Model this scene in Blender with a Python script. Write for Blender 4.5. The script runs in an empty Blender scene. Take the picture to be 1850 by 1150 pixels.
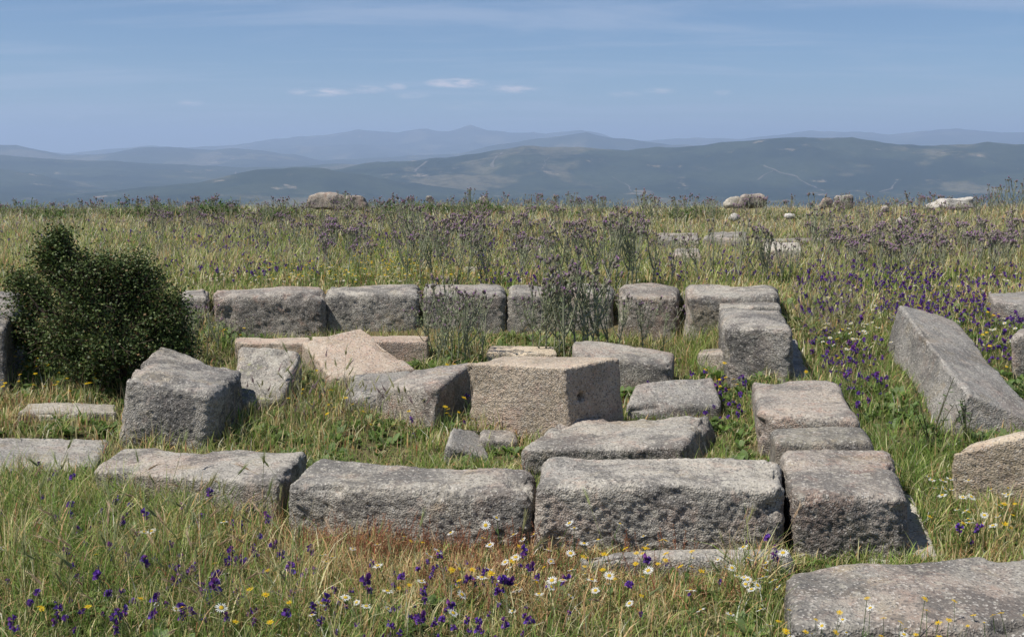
import bpy, math, random
import numpy as np
from mathutils import Vector
R = math.radians
rnd = random.Random(7)
rs = np.random.RandomState(11)
scene = bpy.context.scene
COL = scene.collection

# ------------------------------------------------------------------ camera
W, Hh, F = 1850.0, 1150.0, 1984.0
CAMH = 1.8
PITCH = math.atan(305.0 / F)
cam_d = bpy.data.cameras.new('camera'); cam = bpy.data.objects.new('camera', cam_d); COL.objects.link(cam)
cam.location = (0, 0, CAMH); cam.rotation_euler = (R(90) - PITCH, 0, 0)
cam_d.sensor_width = 36; cam_d.lens = F / W * 36
cam_d.clip_start = 0.1; cam_d.clip_end = 200000
scene.camera = cam
scene.render.resolution_x = 1024; scene.render.resolution_y = 636

# ------------------------------------------------------------------ light
SUN_EL, SUN_DIR = 57, (-0.92, -0.36)          # horizontal direction towards the sun
az = math.atan2(SUN_DIR[0], SUN_DIR[1])        # clockwise from +Y
world = bpy.data.worlds.new('World'); scene.world = world; world.use_nodes = True
nt = world.node_tree; nt.nodes.clear()
def nd(t, k, **kw):
    n = t.nodes.new(k)
    for a, b in kw.items(): setattr(n, a, b)
    return n
def build_world():
    L = nt.links.new
    out = nd(nt, 'ShaderNodeOutputWorld'); bg = nd(nt, 'ShaderNodeBackground'); bg.inputs[1].default_value = 0.062
    sky = nd(nt, 'ShaderNodeTexSky'); sky.sky_type = 'NISHITA'; sky.sun_disc = False
    sky.sun_elevation = R(SUN_EL); sky.sun_rotation = az; sky.altitude = 1500
    sky.air_density = 1.0; sky.dust_density = 0.3; sky.ozone_density = 3.5
    tc = nd(nt, 'ShaderNodeTexCoord')
    # cirrus veil: projected onto a high layer (direction / height)
    sep = nd(nt, 'ShaderNodeSeparateXYZ'); L(tc.outputs['Generated'], sep.inputs[0])
    def M(op, a, b=None, clamp=False):
        m = nd(nt, 'ShaderNodeMath', operation=op, use_clamp=clamp)
        for i, v in enumerate((a, b)):
            if v is None: continue
            if isinstance(v, (int, float)): m.inputs[i].default_value = v
            else: L(v, m.inputs[i])
        return m.outputs[0]
    zz = M('MAXIMUM', sep.outputs[2], 0.02)
    zp = M('ADD', zz, 0.06)
    cx = M('DIVIDE', sep.outputs[0], zp); cy = M('DIVIDE', sep.outputs[1], zp)
    comb = nd(nt, 'ShaderNodeCombineXYZ'); L(cx, comb.inputs[0]); L(cy, comb.inputs[1])
    mp = nd(nt, 'ShaderNodeMapping'); mp.inputs['Rotation'].default_value = (0, 0, R(58)); mp.inputs['Scale'].default_value = (0.30, 0.75, 1)
    mp.inputs['Location'].default_value = (2.3, 0.4, 0)
    L(comb.outputs[0], mp.inputs[0])
    no = nd(nt, 'ShaderNodeTexNoise'); no.inputs['Scale'].default_value = 1.3; no.inputs['Detail'].default_value = 7; no.inputs['Roughness'].default_value = .62; no.inputs['Distortion'].default_value = .5
    L(mp.outputs[0], no.inputs['Vector'])
    mr = nd(nt, 'ShaderNodeMapRange', interpolation_type='SMOOTHSTEP'); mr.inputs[1].default_value = .44; mr.inputs[2].default_value = .68; mr.inputs[4].default_value = .40
    L(no.outputs['Fac'], mr.inputs[0])
    mix = nd(nt, 'ShaderNodeMixRGB'); mix.inputs[2].default_value = (7.0, 8.0, 10.0, 1)
    wb = nd(nt, 'ShaderNodeMixRGB', blend_type='MULTIPLY'); wb.inputs[0].default_value = 1; wb.inputs[2].default_value = (.82, .99, 1.16, 1)
    L(sky.outputs[0], wb.inputs[1])
    L(mr.outputs[0], mix.inputs[0]); L(wb.outputs[0], mix.inputs[1])
    # small fair-weather clouds low over the mountains
    mp2 = nd(nt, 'ShaderNodeMapping'); mp2.inputs['Scale'].default_value = (26, 26, 120); mp2.inputs['Location'].default_value = (1.2, 0, 0.0)
    L(tc.outputs['Generated'], mp2.inputs[0])
    n2 = nd(nt, 'ShaderNodeTexNoise'); n2.inputs['Scale'].default_value = 1.6; n2.inputs['Detail'].default_value = 9; n2.inputs['Roughness'].default_value = .6
    L(mp2.outputs[0], n2.inputs['Vector'])
    dx = sep.outputs[0]; dz = sep.outputs[2]
    tot = None
    for (px, py, wx, wz, a) in CLOUDS:
        d = ray_dir(px, py)
        ex = M('DIVIDE', M('SUBTRACT', dx, d[0]), wx / F)
        ez = M('DIVIDE', M('SUBTRACT', dz, d[2]), wz / F)
        rr = M('ADD', M('MULTIPLY', ex, ex), M('MULTIPLY', ez, ez))
        g = M('MULTIPLY', M('SUBTRACT', 1.0, rr, True), a)
        tot = g if tot is None else M('MAXIMUM', tot, g)
    fr = M('GREATER_THAN', sep.outputs[1], 0.0)
    n2m = nd(nt, 'ShaderNodeMapRange', interpolation_type='SMOOTHSTEP'); n2m.inputs[1].default_value = .36; n2m.inputs[2].default_value = .66
    L(n2.outputs['Fac'], n2m.inputs[0])
    fac = M('MULTIPLY', M('MULTIPLY', tot, n2m.outputs[0]), fr)
    mix2 = nd(nt, 'ShaderNodeMixRGB'); mix2.inputs[2].default_value = (14.5, 12.6, 12.6, 1)
    L(fac, mix2.inputs[0]); L(mix.outputs[0], mix2.inputs[1])
    L(mix2.outputs[0], bg.inputs[0]); L(bg.outputs[0], out.inputs[0])
CLOUDS = [(580, 167, 60, 9, .9), (665, 162, 40, 8, .7), (715, 157, 22, 7, .6), (825, 150, 60, 10, .95), (925, 161, 55, 8, .7),
          (345, 186, 24, 6, .5), (740, 172, 40, 7, .35), (1190, 165, 35, 7, .4), (1130, 170, 40, 7, .25), (1305, 168, 18, 6, .25), (135, 215, 22, 6, .2), (820, 190, 90, 10, .2)]
def ray_dir(px, py):
    x = (px - W / 2) / F; u = -(py - Hh / 2) / F
    cp, sp = math.cos(PITCH), math.sin(PITCH)
    v = Vector((x, cp + u * sp, -sp + u * cp)); return v.normalized()
build_world()
sd = bpy.data.lights.new('sun', 'SUN'); sd.energy = 5.0; sd.angle = R(0.6); sd.color = (1.0, .955, .88)
sun = bpy.data.objects.new('sun', sd); COL.objects.link(sun)
tv = Vector((SUN_DIR[0], SUN_DIR[1], 0)).normalized() * math.cos(R(SUN_EL)) + Vector((0, 0, math.sin(R(SUN_EL))))
sun.rotation_euler = tv.to_track_quat('Z', 'Y').to_euler(); sun.location = (-10, -5, 30)
scene.view_settings.view_transform = 'Standard'; scene.view_settings.look = 'None'
scene.view_settings.exposure = 0.29; scene.view_settings.gamma = 1.0
scene.render.engine = 'CYCLES'
scene.cycles.volume_bounces = 1

# ------------------------------------------------------------------ numpy noise
def _hash(ix, iy, iz, seed):
    h = (ix.astype(np.int64) * 374761393 + iy.astype(np.int64) * 668265263 + iz.astype(np.int64) * 2147483647 + seed * 1274126177) & 0xffffffff
    h = ((h ^ (h >> 13)) * 1274126177) & 0xffffffff
    h = ((h ^ (h >> 16)) * 2246822519) & 0xffffffff
    return ((h ^ (h >> 15)) & 0xffffff) / float(0xffffff)
def vn(P, f, seed=0):
    P = np.asarray(P, float) * f
    i = np.floor(P).astype(np.int64); t = P - i; t = t * t * t * (t * (t * 6 - 15) + 10)
    r = 0
    for a in (0, 1):
        wa = t[:, 0] if a else 1 - t[:, 0]
        for b in (0, 1):
            wb = t[:, 1] if b else 1 - t[:, 1]
            for c in (0, 1):
                wc = t[:, 2] if c else 1 - t[:, 2]
                r = r + wa * wb * wc * _hash(i[:, 0] + a, i[:, 1] + b, i[:, 2] + c, seed)
    return r * 2 - 1
def fbm(P, f, o=4, seed=0, g=.5):
    r = 0; a = 1.0; s = 0
    for k in range(o):
        r = r + a * vn(P, f * 2.03 ** k, seed + k * 17); s += a; a *= g
    return r / s * 1.5
def n2(x, y, f, o=3, seed=0):
    x = np.atleast_1d(np.asarray(x, float)); y = np.atleast_1d(np.asarray(y, float))
    return fbm(np.stack([x, y, x * 0 + seed * 3.7], 1), f, o, seed)

# ------------------------------------------------------------------ pixel <-> world
def P3(px, py, Y):
    d = ray_dir(px, py); k = Y / d.y
    return np.array([d.x * k, Y, CAMH + d.z * k])
def Pz(px, py, z):
    d = ray_dir(px, py); k = (z - CAMH) / d.z
    return np.array([d.x * k, d.y * k, z])
def sstep(a, b, x):
    t = np.clip((x - a) / (b - a), 0, 1); return t * t * (3 - 2 * t)
def ground_base(x, y):
    x = np.asarray(x, float); y = np.asarray(y, float)
    out = np.interp(y, [0, 4.3, 5.5, 7.5, 9.6, 12, 18, 25], [0.0, 0.0, .08, .26, .46, .50, .46, .38])
    ins = np.interp(y, [0, 4.6, 5.4, 9.25, 9.5, 12, 18, 25], [0.0, 0.0, .02, .22, .50, .51, .46, .38])
    w = sstep(-2.75, -2.2, x) * (1 - sstep(1.45, 1.75, x + 0.0 * y))
    z = out * (1 - w) + ins * w
    over = np.maximum(y - 25, 0)
    z = z - 0.03 * over - 0.0025 * np.minimum(over, 60) ** 2 - 0.27 * np.maximum(over - 60, 0)
    return z
def gz(x, y):
    x = np.atleast_1d(np.asarray(x, float)); y = np.atleast_1d(np.asarray(y, float))
    return ground_base(x, y) + .018 * n2(x, y, .9, 2, 5) + .012 * n2(x, y, 3.0, 2, 9) + .06 * n2(x, y, .22, 2, 15) * sstep(11, 18, y) * (1 - sstep(60, 400, y))
def G(px, py):
    """ground point seen at a pixel"""
    d = ray_dir(px, py)
    ys = np.concatenate([np.arange(2.5, 27, .02), np.arange(27, 60, .2)])
    xs = d.x / d.y * ys; zs = CAMH + d.z / d.y * ys
    df = zs - gz(xs, ys)
    k = np.argmax(df < 0)
    if df[k] >= 0: k = np.argmin(df)
    return np.array([xs[k], ys[k], gz(xs[k], ys[k])[0]])
def Gmany(pxy):
    """vectorised ground hits, returns (N,3) and valid mask"""
    pxy = np.asarray(pxy, float)
    x = (pxy[:, 0] - W / 2) / F; u = -(pxy[:, 1] - Hh / 2) / F
    cp, sp = math.cos(PITCH), math.sin(PITCH)
    dy = cp + u * sp; dz = -sp + u * cp
    ax = x / dy; az_ = dz / dy
    ys = np.concatenate([np.arange(2.5, 26, .06)])
    res = np.zeros((len(pxy), 3)); ok = np.zeros(len(pxy), bool)
    prev = np.full(len(pxy), 2.5); 
    for yv in ys:
        z = CAMH + az_ * yv; g = ground_base(ax * yv, yv + 0 * ax)
        hit = (~ok) & (z < g)
        res[hit, 0] = ax[hit] * yv; res[hit, 1] = yv; ok |= hit
    res[:, 2] = gz(res[:, 0], res[:, 1])
    return res, ok

# ------------------------------------------------------------------ object helpers
def mesh_from(name, V, T, mats, col=None, smooth=False, midx=None, per=3):
    me = bpy.data.meshes.new(name)
    V = np.asarray(V, np.float32); T = np.asarray(T, np.int32)
    me.vertices.add(len(V)); me.vertices.foreach_set('co', V.ravel())
    me.loops.add(len(T) * per); me.loops.foreach_set('vertex_index', T.ravel())
    me.polygons.add(len(T))
    me.polygons.foreach_set('loop_start', np.arange(len(T), dtype=np.int32) * per)
    me.polygons.foreach_set('loop_total', np.full(len(T), per, np.int32))
    if smooth: me.polygons.foreach_set('use_smooth', np.ones(len(T), bool))
    if midx is not None: me.polygons.foreach_set('material_index', np.asarray(midx, np.int32))
    if col is not None:
        a = me.color_attributes.new('tint', 'FLOAT_COLOR', 'POINT')
        c = np.ones((len(V), 4), np.float32); c[:, :3] = col
        a.data.foreach_set('color', c.ravel())
    me.update(calc_edges=True)
    for m in (mats if isinstance(mats, (list, tuple)) else [mats]): me.materials.append(m)
    return me
def link(name, me, loc=(0, 0, 0), parent=None, rot=0, scale=1, label=None, cat=None, group=None, kind=None):
    o = bpy.data.objects.new(name, me); COL.objects.link(o)
    o.location = tuple(float(v) for v in loc)
    if isinstance(rot, (tuple, list)): o.rotation_euler = rot
    else: o.rotation_euler = (0, 0, rot)
    if scale != 1: o.scale = (scale,) * 3 if not isinstance(scale, tuple) else scale
    if parent is not None: o.parent = parent
    if label: o['label'] = label
    if cat: o['category'] = cat
    if group: o['group'] = group
    if kind: o['kind'] = kind
    return o

# ------------------------------------------------------------------ materials
def mat_base(name):
    m = bpy.data.materials.new(name); m.use_nodes = True; t = m.node_tree; t.nodes.clear()
    o = nd(t, 'ShaderNodeOutputMaterial'); b = nd(t, 'ShaderNodeBsdfPrincipled'); t.links.new(b.outputs[0], o.inputs[0])
    return m, t, b, o
def noise(t, vec, scale, detail=4, rough=.55, dist=0):
    n = nd(t, 'ShaderNodeTexNoise'); n.inputs['Scale'].default_value = scale; n.inputs['Detail'].default_value = detail
    n.inputs['Roughness'].default_value = rough; n.inputs['Distortion'].default_value = dist
    if vec is not None: t.links.new(vec, n.inputs['Vector'])
    return n.outputs['Fac']
def rng(t, v, a, b, c=0., d=1., smooth=True):
    m = nd(t, 'ShaderNodeMapRange'); m.interpolation_type = 'SMOOTHSTEP' if smooth else 'LINEAR'
    for i, x in zip((1, 2, 3, 4), (a, b, c, d)): m.inputs[i].default_value = x
    t.links.new(v, m.inputs[0]); return m.outputs[0]
def mixc(t, f, a, b, mode='MIX'):
    m = nd(t, 'ShaderNodeMixRGB'); m.blend_type = mode
    for i, x in enumerate((f, a, b)):
        if isinstance(x, (int, float)): m.inputs[i].default_value = x
        elif isinstance(x, tuple): m.inputs[i].default_value = x + (1,)
        else: t.links.new(x, m.inputs[i])
    return m.outputs[0]
def mth(t, op, a, b):
    m = nd(t, 'ShaderNodeMath', operation=op)
    for i, x in enumerate((a, b)):
        if isinstance(x, (int, float)): m.inputs[i].default_value = x
        else: t.links.new(x, m.inputs[i])
    return m.outputs[0]

def granite(name, A, B, dark=.6, pink=.4, pale=.5, lichen=0., grain=1., darkc=(.098, .097, .098), pinkc=(.50, .335, .265)):
    m, t, b, o = mat_base(name)
    tc = nd(t, 'ShaderNodeTexCoord'); oi = nd(t, 'ShaderNodeObjectInfo')
    off = nd(t, 'ShaderNodeVectorMath', operation='SCALE'); off.inputs[0].default_value = (37, 17, 53); t.links.new(oi.outputs['Random'], off.inputs['Scale'])
    ad = nd(t, 'ShaderNodeVectorMath', operation='ADD'); t.links.new(tc.outputs['Object'], ad.inputs[0]); t.links.new(off.outputs[0], ad.inputs[1])
    v = ad.outputs[0]
    c = mixc(t, rng(t, noise(t, v, 3.2, 6, .62), .40, .60), A, B)
    c = mixc(t, rng(t, noise(t, v, 1.5, 3, .5, .5), .42, .60, 0, .28 * (dark > .3)), c, (.30, .305, .30))
    # pink / iron staining in broad patches
    c = mixc(t, rng(t, noise(t, v, 2.3, 4, .6, .4), .50, .64, 0, pink), c, pinkc)
    c = mixc(t, rng(t, noise(t, v, 10, 6, .7, .4), .52, .64, 0, pink * 1.1 if pink < .7 else .8), c, pinkc)
    c = mixc(t, rng(t, noise(t, v, 4.1, 6, .7, .6), .55, .66, 0, .5), c, (.40, .33, .21))
    # pale crust lichen
    c = mixc(t, rng(t, noise(t, v, 7.5, 7, .68, .6), .50, .62, 0, pale), c, (.50, .475, .42))
    # dark lichen and dirt
    c = mixc(t, rng(t, noise(t, v, 2.6, 9, .70, .3), .47, .58, 0, dark), c, darkc)
    c = mixc(t, rng(t, noise(t, v, 17, 8, .78, .5), .47, .66, 0, dark * .65), c, darkc)
    if lichen > 0:
        c = mixc(t, mth(t, 'MULTIPLY', rng(t, noise(t, v, 2.6, 3, .5), .57, .62), rng(t, noise(t, v, 24, 5, .7), .5, .6, 0, lichen)), c, (.40, .43, .12))
    # round crusts of pale and dark lichen, a few centimetres across
    wv = nd(t, 'ShaderNodeVectorMath', operation='ADD'); nw = nd(t, 'ShaderNodeTexNoise'); nw.inputs['Scale'].default_value = 30; t.links.new(v, nw.inputs['Vector'])
    ws = nd(t, 'ShaderNodeVectorMath', operation='SCALE'); ws.inputs['Scale'].default_value = .03; t.links.new(nw.outputs['Color'], ws.inputs[0]); t.links.new(v, wv.inputs[0]); t.links.new(ws.outputs[0], wv.inputs[1])
    for sc_, seed_, cc, am in ((19, 0, (.54, .52, .45), pale), (34, 9, (.58, .54, .46), pale)):
        vl = nd(t, 'ShaderNodeTexVoronoi'); vl.inputs['Scale'].default_value = sc_; vl.inputs['Randomness'].default_value = 1
        o2 = nd(t, 'ShaderNodeVectorMath', operation='ADD'); o2.inputs[1].default_value = (seed_, seed_ * 2.3, seed_ * .7); t.links.new(wv.outputs[0], o2.inputs[0]); t.links.new(o2.outputs[0], vl.inputs['Vector'])
        sp2 = nd(t, 'ShaderNodeSeparateColor'); t.links.new(vl.outputs['Color'], sp2.inputs[0])
        spot = mth(t, 'MULTIPLY', rng(t, vl.outputs['Distance'], .42, .28, 0, 1), rng(t, sp2.outputs[0], .62, .72, 0, am))
        spot = mth(t, 'MULTIPLY', spot, rng(t, noise(t, o2.outputs[0], 2.2, 3, .6), .44, .56))
        c = mixc(t, spot, c, cc)
    hs = nd(t, 'ShaderNodeHueSaturation'); t.links.new(c, hs.inputs['Color']); t.links.new(rng(t, oi.outputs['Random'], 0, 1, .72, .95, False), hs.inputs['Value']); c = mixc(t, 1.0, hs.outputs[0], (1.0, .975, .93), 'MULTIPLY')
    # mineral grains
    vo = nd(t, 'ShaderNodeTexVoronoi'); vo.inputs['Scale'].default_value = 120 / grain; t.links.new(v, vo.inputs['Vector'])
    sp = nd(t, 'ShaderNodeSeparateColor'); t.links.new(vo.outputs['Color'], sp.inputs[0])
    c = mixc(t, rng(t, sp.outputs[0], .80, .95, 0, .55), c, (.60, .56, .50))
    c = mixc(t, rng(t, sp.outputs[1], .74, .92, 0, .6), c, (.045, .045, .05))
    c = mixc(t, rng(t, sp.outputs[2], .0, 1., 0, .25, False), c, (.22, .19, .16))
    t.links.new(c, b.inputs['Base Color']); b.inputs['Roughness'].default_value = .92
    b.inputs['Specular IOR Level'].default_value = .25
    h = mth(t, 'ADD', mth(t, 'MULTIPLY', noise(t, v, 42, 6, .7), .7), mth(t, 'MULTIPLY', vo.outputs['Distance'], .35))
    h = mth(t, 'ADD', h, mth(t, 'MULTIPLY', noise(t, v, 130, 4, .6), .35))
    bp = nd(t, 'ShaderNodeBump'); bp.inputs['Strength'].default_value = 1.0; bp.inputs['Distance'].default_value = .024
    ge = nd(t, 'ShaderNodeNewGeometry'); sz = nd(t, 'ShaderNodeSeparateXYZ'); t.links.new(ge.outputs['Normal'], sz.inputs[0])
    t.links.new(rng(t, sz.outputs[2], .3, .85, 1.0, .5), bp.inputs['Strength'])
    t.links.new(h, bp.inputs['Height']); t.links.new(bp.outputs[0], b.inputs['Normal'])
    return m
GM = {
 'grey':  granite('weathered_grey_granite', (.38, .36, .325), (.48, .45, .395), dark=.72, pink=.35, pale=.6, lichen=.0),
 'greyl': granite('lichened_grey_granite', (.35, .335, .30), (.43, .40, .35), dark=.6, pink=.25, pale=.55, lichen=.5),
 'greyd': granite('mottled_grey_granite', (.25, .235, .19), (.34, .315, .25), dark=.75, pink=.25, pale=.4, lichen=.9),
 'dark':  granite('dark_grey_granite', (.30, .29, .275), (.42, .395, .355), dark=.8, pink=.25, pale=.45),
 'pinkg': granite('pinkish_grey_granite', (.41, .365, .325), (.52, .455, .39), dark=.6, pink=.6, pale=.5),
 'pink':  granite('fresh_pink_granite', (.56, .44, .35), (.66, .55, .44), dark=.12, pink=.6, pale=.3, pinkc=(.60, .42, .34)),
 'cut':   granite('rough_cut_pinkish_granite', (.52, .43, .33), (.66, .55, .43), dark=.2, pink=.5, pale=.2, pinkc=(.66, .46, .37)),
 'tan':   granite('fresh_tan_granite', (.58, .48, .35), (.70, .59, .45), dark=.15, pink=.3, pale=.25),
 'blue':  granite('smooth_blue_grey_granite', (.35, .34, .32), (.44, .425, .40), dark=.45, pink=.25, pale=.45),
 'pale':  granite('pale_granite', (.50, .47, .41), (.62, .58, .51), dark=.2, pink=.2, pale=.6),
 'white': granite('white_quartz', (.72, .70, .66), (.80, .78, .75), dark=.05, pink=.1, pale=.2),
}
def plant_mat(name, rough=.6, transl=.3, spec=.3, var=.25):
    m, t, b, o = mat_base(name)
    at = nd(t, 'ShaderNodeAttribute'); at.attribute_name = 'tint'
    b.inputs['Roughness'].default_value = rough; b.inputs['Specular IOR Level'].default_value = spec
    t.links.new(at.outputs['Color'], b.inputs['Base Color'])
    tr = nd(t, 'ShaderNodeBsdfTranslucent'); t.links.new(at.outputs['Color'], tr.inputs[0])
    mx = nd(t, 'ShaderNodeMixShader'); mx.inputs[0].default_value = transl
    t.links.new(b.outputs[0], mx.inputs[1]); t.links.new(tr.outputs[0], mx.inputs[2]); t.links.new(mx.outputs[0], o.inputs[0])
    return m
M_GRASS = plant_mat('grass_blades', .6, .42, .3)
M_PLANT = plant_mat('plant', .7, .25, .2)
M_PETAL = plant_mat('petals', .6, .35, .2)
M_LEAF = plant_mat('dark_leaves', .55, .2, .3)
M_WOOD = plant_mat('twig_bark', .85, .0, .15)

def ground_material():
    m, t, b, o = mat_base('meadow_soil')
    tc = nd(t, 'ShaderNodeTexCoord'); v = tc.outputs['Object']
    c = mixc(t, rng(t, noise(t, v, 1.1, 5, .6), .4, .6), (.115, .105, .05), (.17, .135, .075))
    c = mixc(t, rng(t, noise(t, v, 30, 6, .7), .45, .65, 0, .7), c, (.06, .075, .022))
    c = mixc(t, rng(t, noise(t, v, 90, 3, .7), .5, .7, 0, .6), c, (.24, .19, .11))
    t.links.new(c, b.inputs['Base Color']); b.inputs['Roughness'].default_value = 1; b.inputs['Specular IOR Level'].default_value = .1
    bp = nd(t, 'ShaderNodeBump'); bp.inputs['Strength'].default_value = .8; bp.inputs['Distance'].default_value = .03
    t.links.new(noise(t, v, 60, 6, .7), bp.inputs['Height']); t.links.new(bp.outputs[0], b.inputs['Normal'])
    return m
def hill_material():
    m, t, b, o = mat_base('forested_slopes')
    tc = nd(t, 'ShaderNodeTexCoord'); v = tc.outputs['Object']
    c = mixc(t, rng(t, noise(t, v, .0009, 8, .62), .42, .6), (.010, .022, .016), (.035, .048, .028))
    c = mixc(t, rng(t, noise(t, v, .0006, 7, .66, .3), .53, .61, 0, .6), c, (.17, .145, .09))
    c = mixc(t, rng(t, noise(t, v, .0022, 8, .7), .60, .67, 0, .7), c, (.33, .26, .19))
    c = mixc(t, rng(t, noise(t, v, .012, 6, .75), .45, .6, 0, .6), c, (.014, .024, .013))
    t.links.new(c, b.inputs['Base Color']); b.inputs['Roughness'].default_value = 1; b.inputs['Specular IOR Level'].default_value = 0
    return m

# ------------------------------------------------------------------ terrain
def polar(name, rings, angs, hf, mat):
    A, Rr = np.meshgrid(angs, rings)
    X = Rr * np.sin(A); Y = Rr * np.cos(A)
    Z = hf(X.ravel(), Y.ravel()).reshape(X.shape)
    n, k = X.shape
    V = np.stack([X.ravel(), Y.ravel(), Z.ravel()], 1)
    i = np.arange(n - 1)[:, None] * k; j = np.arange(k - 1)[None, :]
    a = (i + j).ravel()
    Q = np.stack([a, a + 1, a + 1 + k, a + k], 1)
    me = mesh_from(name, V, Q, mat, smooth=True, per=4)
    return link(name, me, kind='structure')
fine = np.radians(np.concatenate([np.arange(-180, -34, 2.0), np.arange(-34, 34, .12), np.arange(34, 180.01, 2.0)]))
fine2 = np.radians(np.concatenate([np.arange(-180, -40, 2.0), np.arange(-40, 40, .14), np.arange(40, 180.01, 2.0)]))
# keep the land behind the viewer level with the viewpoint
def ground_h(x, y):
    r = np.hypot(x, y)
    z = gz(x, np.where(y < 0, 0, y))
    side = np.maximum(r - np.maximum(y, 0) - 14, 0)
    far = np.maximum(r - 60, 0)
    return z - .02 * side - np.where(y < 25, .2 * far, 0)
BASE = -450.0
RIDGES = [  # distance, width, silhouette in photo pixels
 (38000, 5200, [(-400, 275), (0, 268), (120, 277), (200, 270), (270, 264), (330, 268), (430, 262), (500, 251), (560, 247), (610, 242), (650, 234), (690, 238), (720, 241), (760, 234), (810, 238), (852, 227), (880, 236), (925, 240), (960, 239), (985, 243), (1050, 236), (1085, 242), (1110, 250), (1170, 255), (1250, 250), (1330, 252), (1400, 246), (1460, 238), (1500, 240), (1540, 238), (1600, 246), (1660, 241), (1725, 235), (1780, 241), (1850, 243), (2300, 250)]),
 (25000, 3000, [(-400, 290), (0, 264), (35, 265), (110, 279), (190, 276), (270, 266), (380, 270), (450, 268), (530, 278), (580, 290), (700, 284), (830, 278), (900, 262), (1000, 248), (1060, 240), (1110, 250), (1180, 258), (1330, 270), (2300, 300)]),
 (17500, 1900, [(-400, 300), (0, 280), (80, 283), (200, 290), (330, 296), (430, 302), (560, 300), (620, 296), (760, 300), (1000, 320), (2300, 330)]),
 (14200, 1500, [(-400, 300), (-100, 302), (0, 303), (60, 309), (100, 319), (170, 328), (260, 345), (400, 370), (2300, 380)]),
 (13200, 1500, [(-400, 390), (500, 330), (600, 303), (700, 292), (800, 283), (870, 275), (945, 261), (1000, 263), (1060, 263), (1130, 268), (1200, 267), (1250, 264), (1300, 260), (1340, 257), (1400, 250), (1450, 247), (1500, 251), (1540, 253), (1600, 260), (1660, 263), (1720, 262), (1780, 260), (1850, 263), (2300, 280)]),
 (10900, 800, [(-400, 368), (0, 358), (100, 350), (200, 340), (300, 328), (400, 314), (470, 303), (530, 298), (580, 302), (640, 315), (720, 330), (900, 345), (1050, 338), (1200, 350), (1400, 340), (1600, 352), (1850, 335), (2300, 340)]),
]
def hills_h(x, y):
    r = np.hypot(x, y); px = W / 2 + F * (x / np.maximum(y, 1)) / math.cos(PITCH)
    px = np.where(y > 0, px, np.where(x > 0, 2300, -400)); px = np.clip(px, -400, 2300)
    P = np.stack([x, y, x * 0], 1)
    z = np.full(x.shape, BASE)
    gul = fbm(P, 1 / 1500., 5, 3, .55)
    for i, (D, Wd, sil) in enumerate(RIDGES):
        sx, sy = zip(*sil)
        top = CAMH + (270 - np.interp(px, sx, sy)) / F * D
        wob = 1 + .30 * vn(P, 1 / 5200., 40 + i)
        e = (r - D) / (Wd * wob)
        s = np.exp(-np.abs(e) ** 1.6)
        k = (top - BASE) * s * (1 + .34 * gul * (1 - s) * 1.6)
        z = np.maximum(z, BASE + k)
    rid = 1 - np.abs(fbm(P + [0, 0, 900], 1 / 1100., 4, 21))
    z = z + (14 * fbm(P, 1 / 600., 4, 8) + 55 * (rid - .7) * sstep(BASE + 20, BASE + 160, z)) * sstep(6000, 9000, r)
    # slope from the plateau down to the valley
    hill = -40 - .27 * np.maximum(r - 200, 0)
    return np.where(r < 1900, np.maximum(z, hill) - 8, z)
M_HILL = hill_material()
rings = np.concatenate([[0.02, .5, 1.2], 1.8 * 1.022 ** np.arange(0, 125), ])
rings = np.concatenate([rings, rings[-1] * 1.06 ** np.arange(1, 45)])
polar('ground', rings, fine, ground_h, ground_material())
rings2 = np.concatenate([300 * 1.08 ** np.arange(0, 43), 8200 * 1.0085 ** np.arange(0, 215)])
rings2 = np.unique(rings2[rings2 > 0]); rings2 = np.concatenate([rings2, [55000, 65000]])
polar('hills', rings2, fine2, hills_h, M_HILL)

def hill_hit(px, py):
    d = ray_dir(px, py); ys = np.arange(7500, 45000, 20.)
    xs = d.x / d.y * ys; zs = CAMH + d.z / d.y * ys
    df = zs - hills_h(xs, ys); k = np.argmax(df < 0)
    return None if df[k] >= 0 else np.array([xs[k], ys[k]])
def dirt_mat():
    m, t, b, o = mat_base('bare_dirt'); b.inputs['Base Color'].default_value = (.10, .09, .07, 1); b.inputs['Roughness'].default_value = 1
    return m
M_DIRT = dirt_mat()
TRACKS = [([(905, 276), (893, 290), (888, 305)], 70), ([(1385, 300), (1400, 306), (1440, 320), (1470, 338), (1488, 346)], 42), ([(1365, 326), (1400, 309)], 40),
          ([(1110, 320), (1130, 334), (1142, 346)], 34), ([(770, 292), (755, 303), (745, 312)], 60), ([(1620, 330), (1612, 342), (1590, 348)], 40), ([(425, 310), (430, 322)], 50),
          ([(990, 286), (982, 300)], 30)]
for pts, wd in TRACKS:
    H = [hill_hit(*p) for p in pts]; H = [h for h in H if h is not None]
    if len(H) < 2: continue
    L = []
    for a, b in zip(H[:-1], H[1:]):
        for t_ in np.linspace(0, 1, 14, endpoint=False): L.append(a + (b - a) * t_)
    L.append(H[-1]); L = np.array(L)
    L[:, 0] += 26 * n2(L[:, 0], L[:, 1], 1 / 300., 2, 4)
    tg = np.gradient(L, axis=0); nn = np.stack([-tg[:, 1], tg[:, 0]], 1); nn /= np.linalg.norm(nn, axis=1)[:, None] + 1e-9
    wv = .42 * wd * (.5 + .35 * n2(L[:, 0], L[:, 1], 1 / 200., 2, 6))[:, None]
    a = L + nn * wv; b = L - nn * wv
    V = np.concatenate([np.column_stack([a, hills_h(a[:, 0], a[:, 1]) + 5]), np.column_stack([b, hills_h(b[:, 0], b[:, 1]) + 5])])
    n = len(L); Q = [(i, i + 1, n + i + 1, n + i) for i in range(n - 1)]
    link('dirt_track', mesh_from('dirt_track', V, Q, M_DIRT, per=4), kind='structure')

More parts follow.
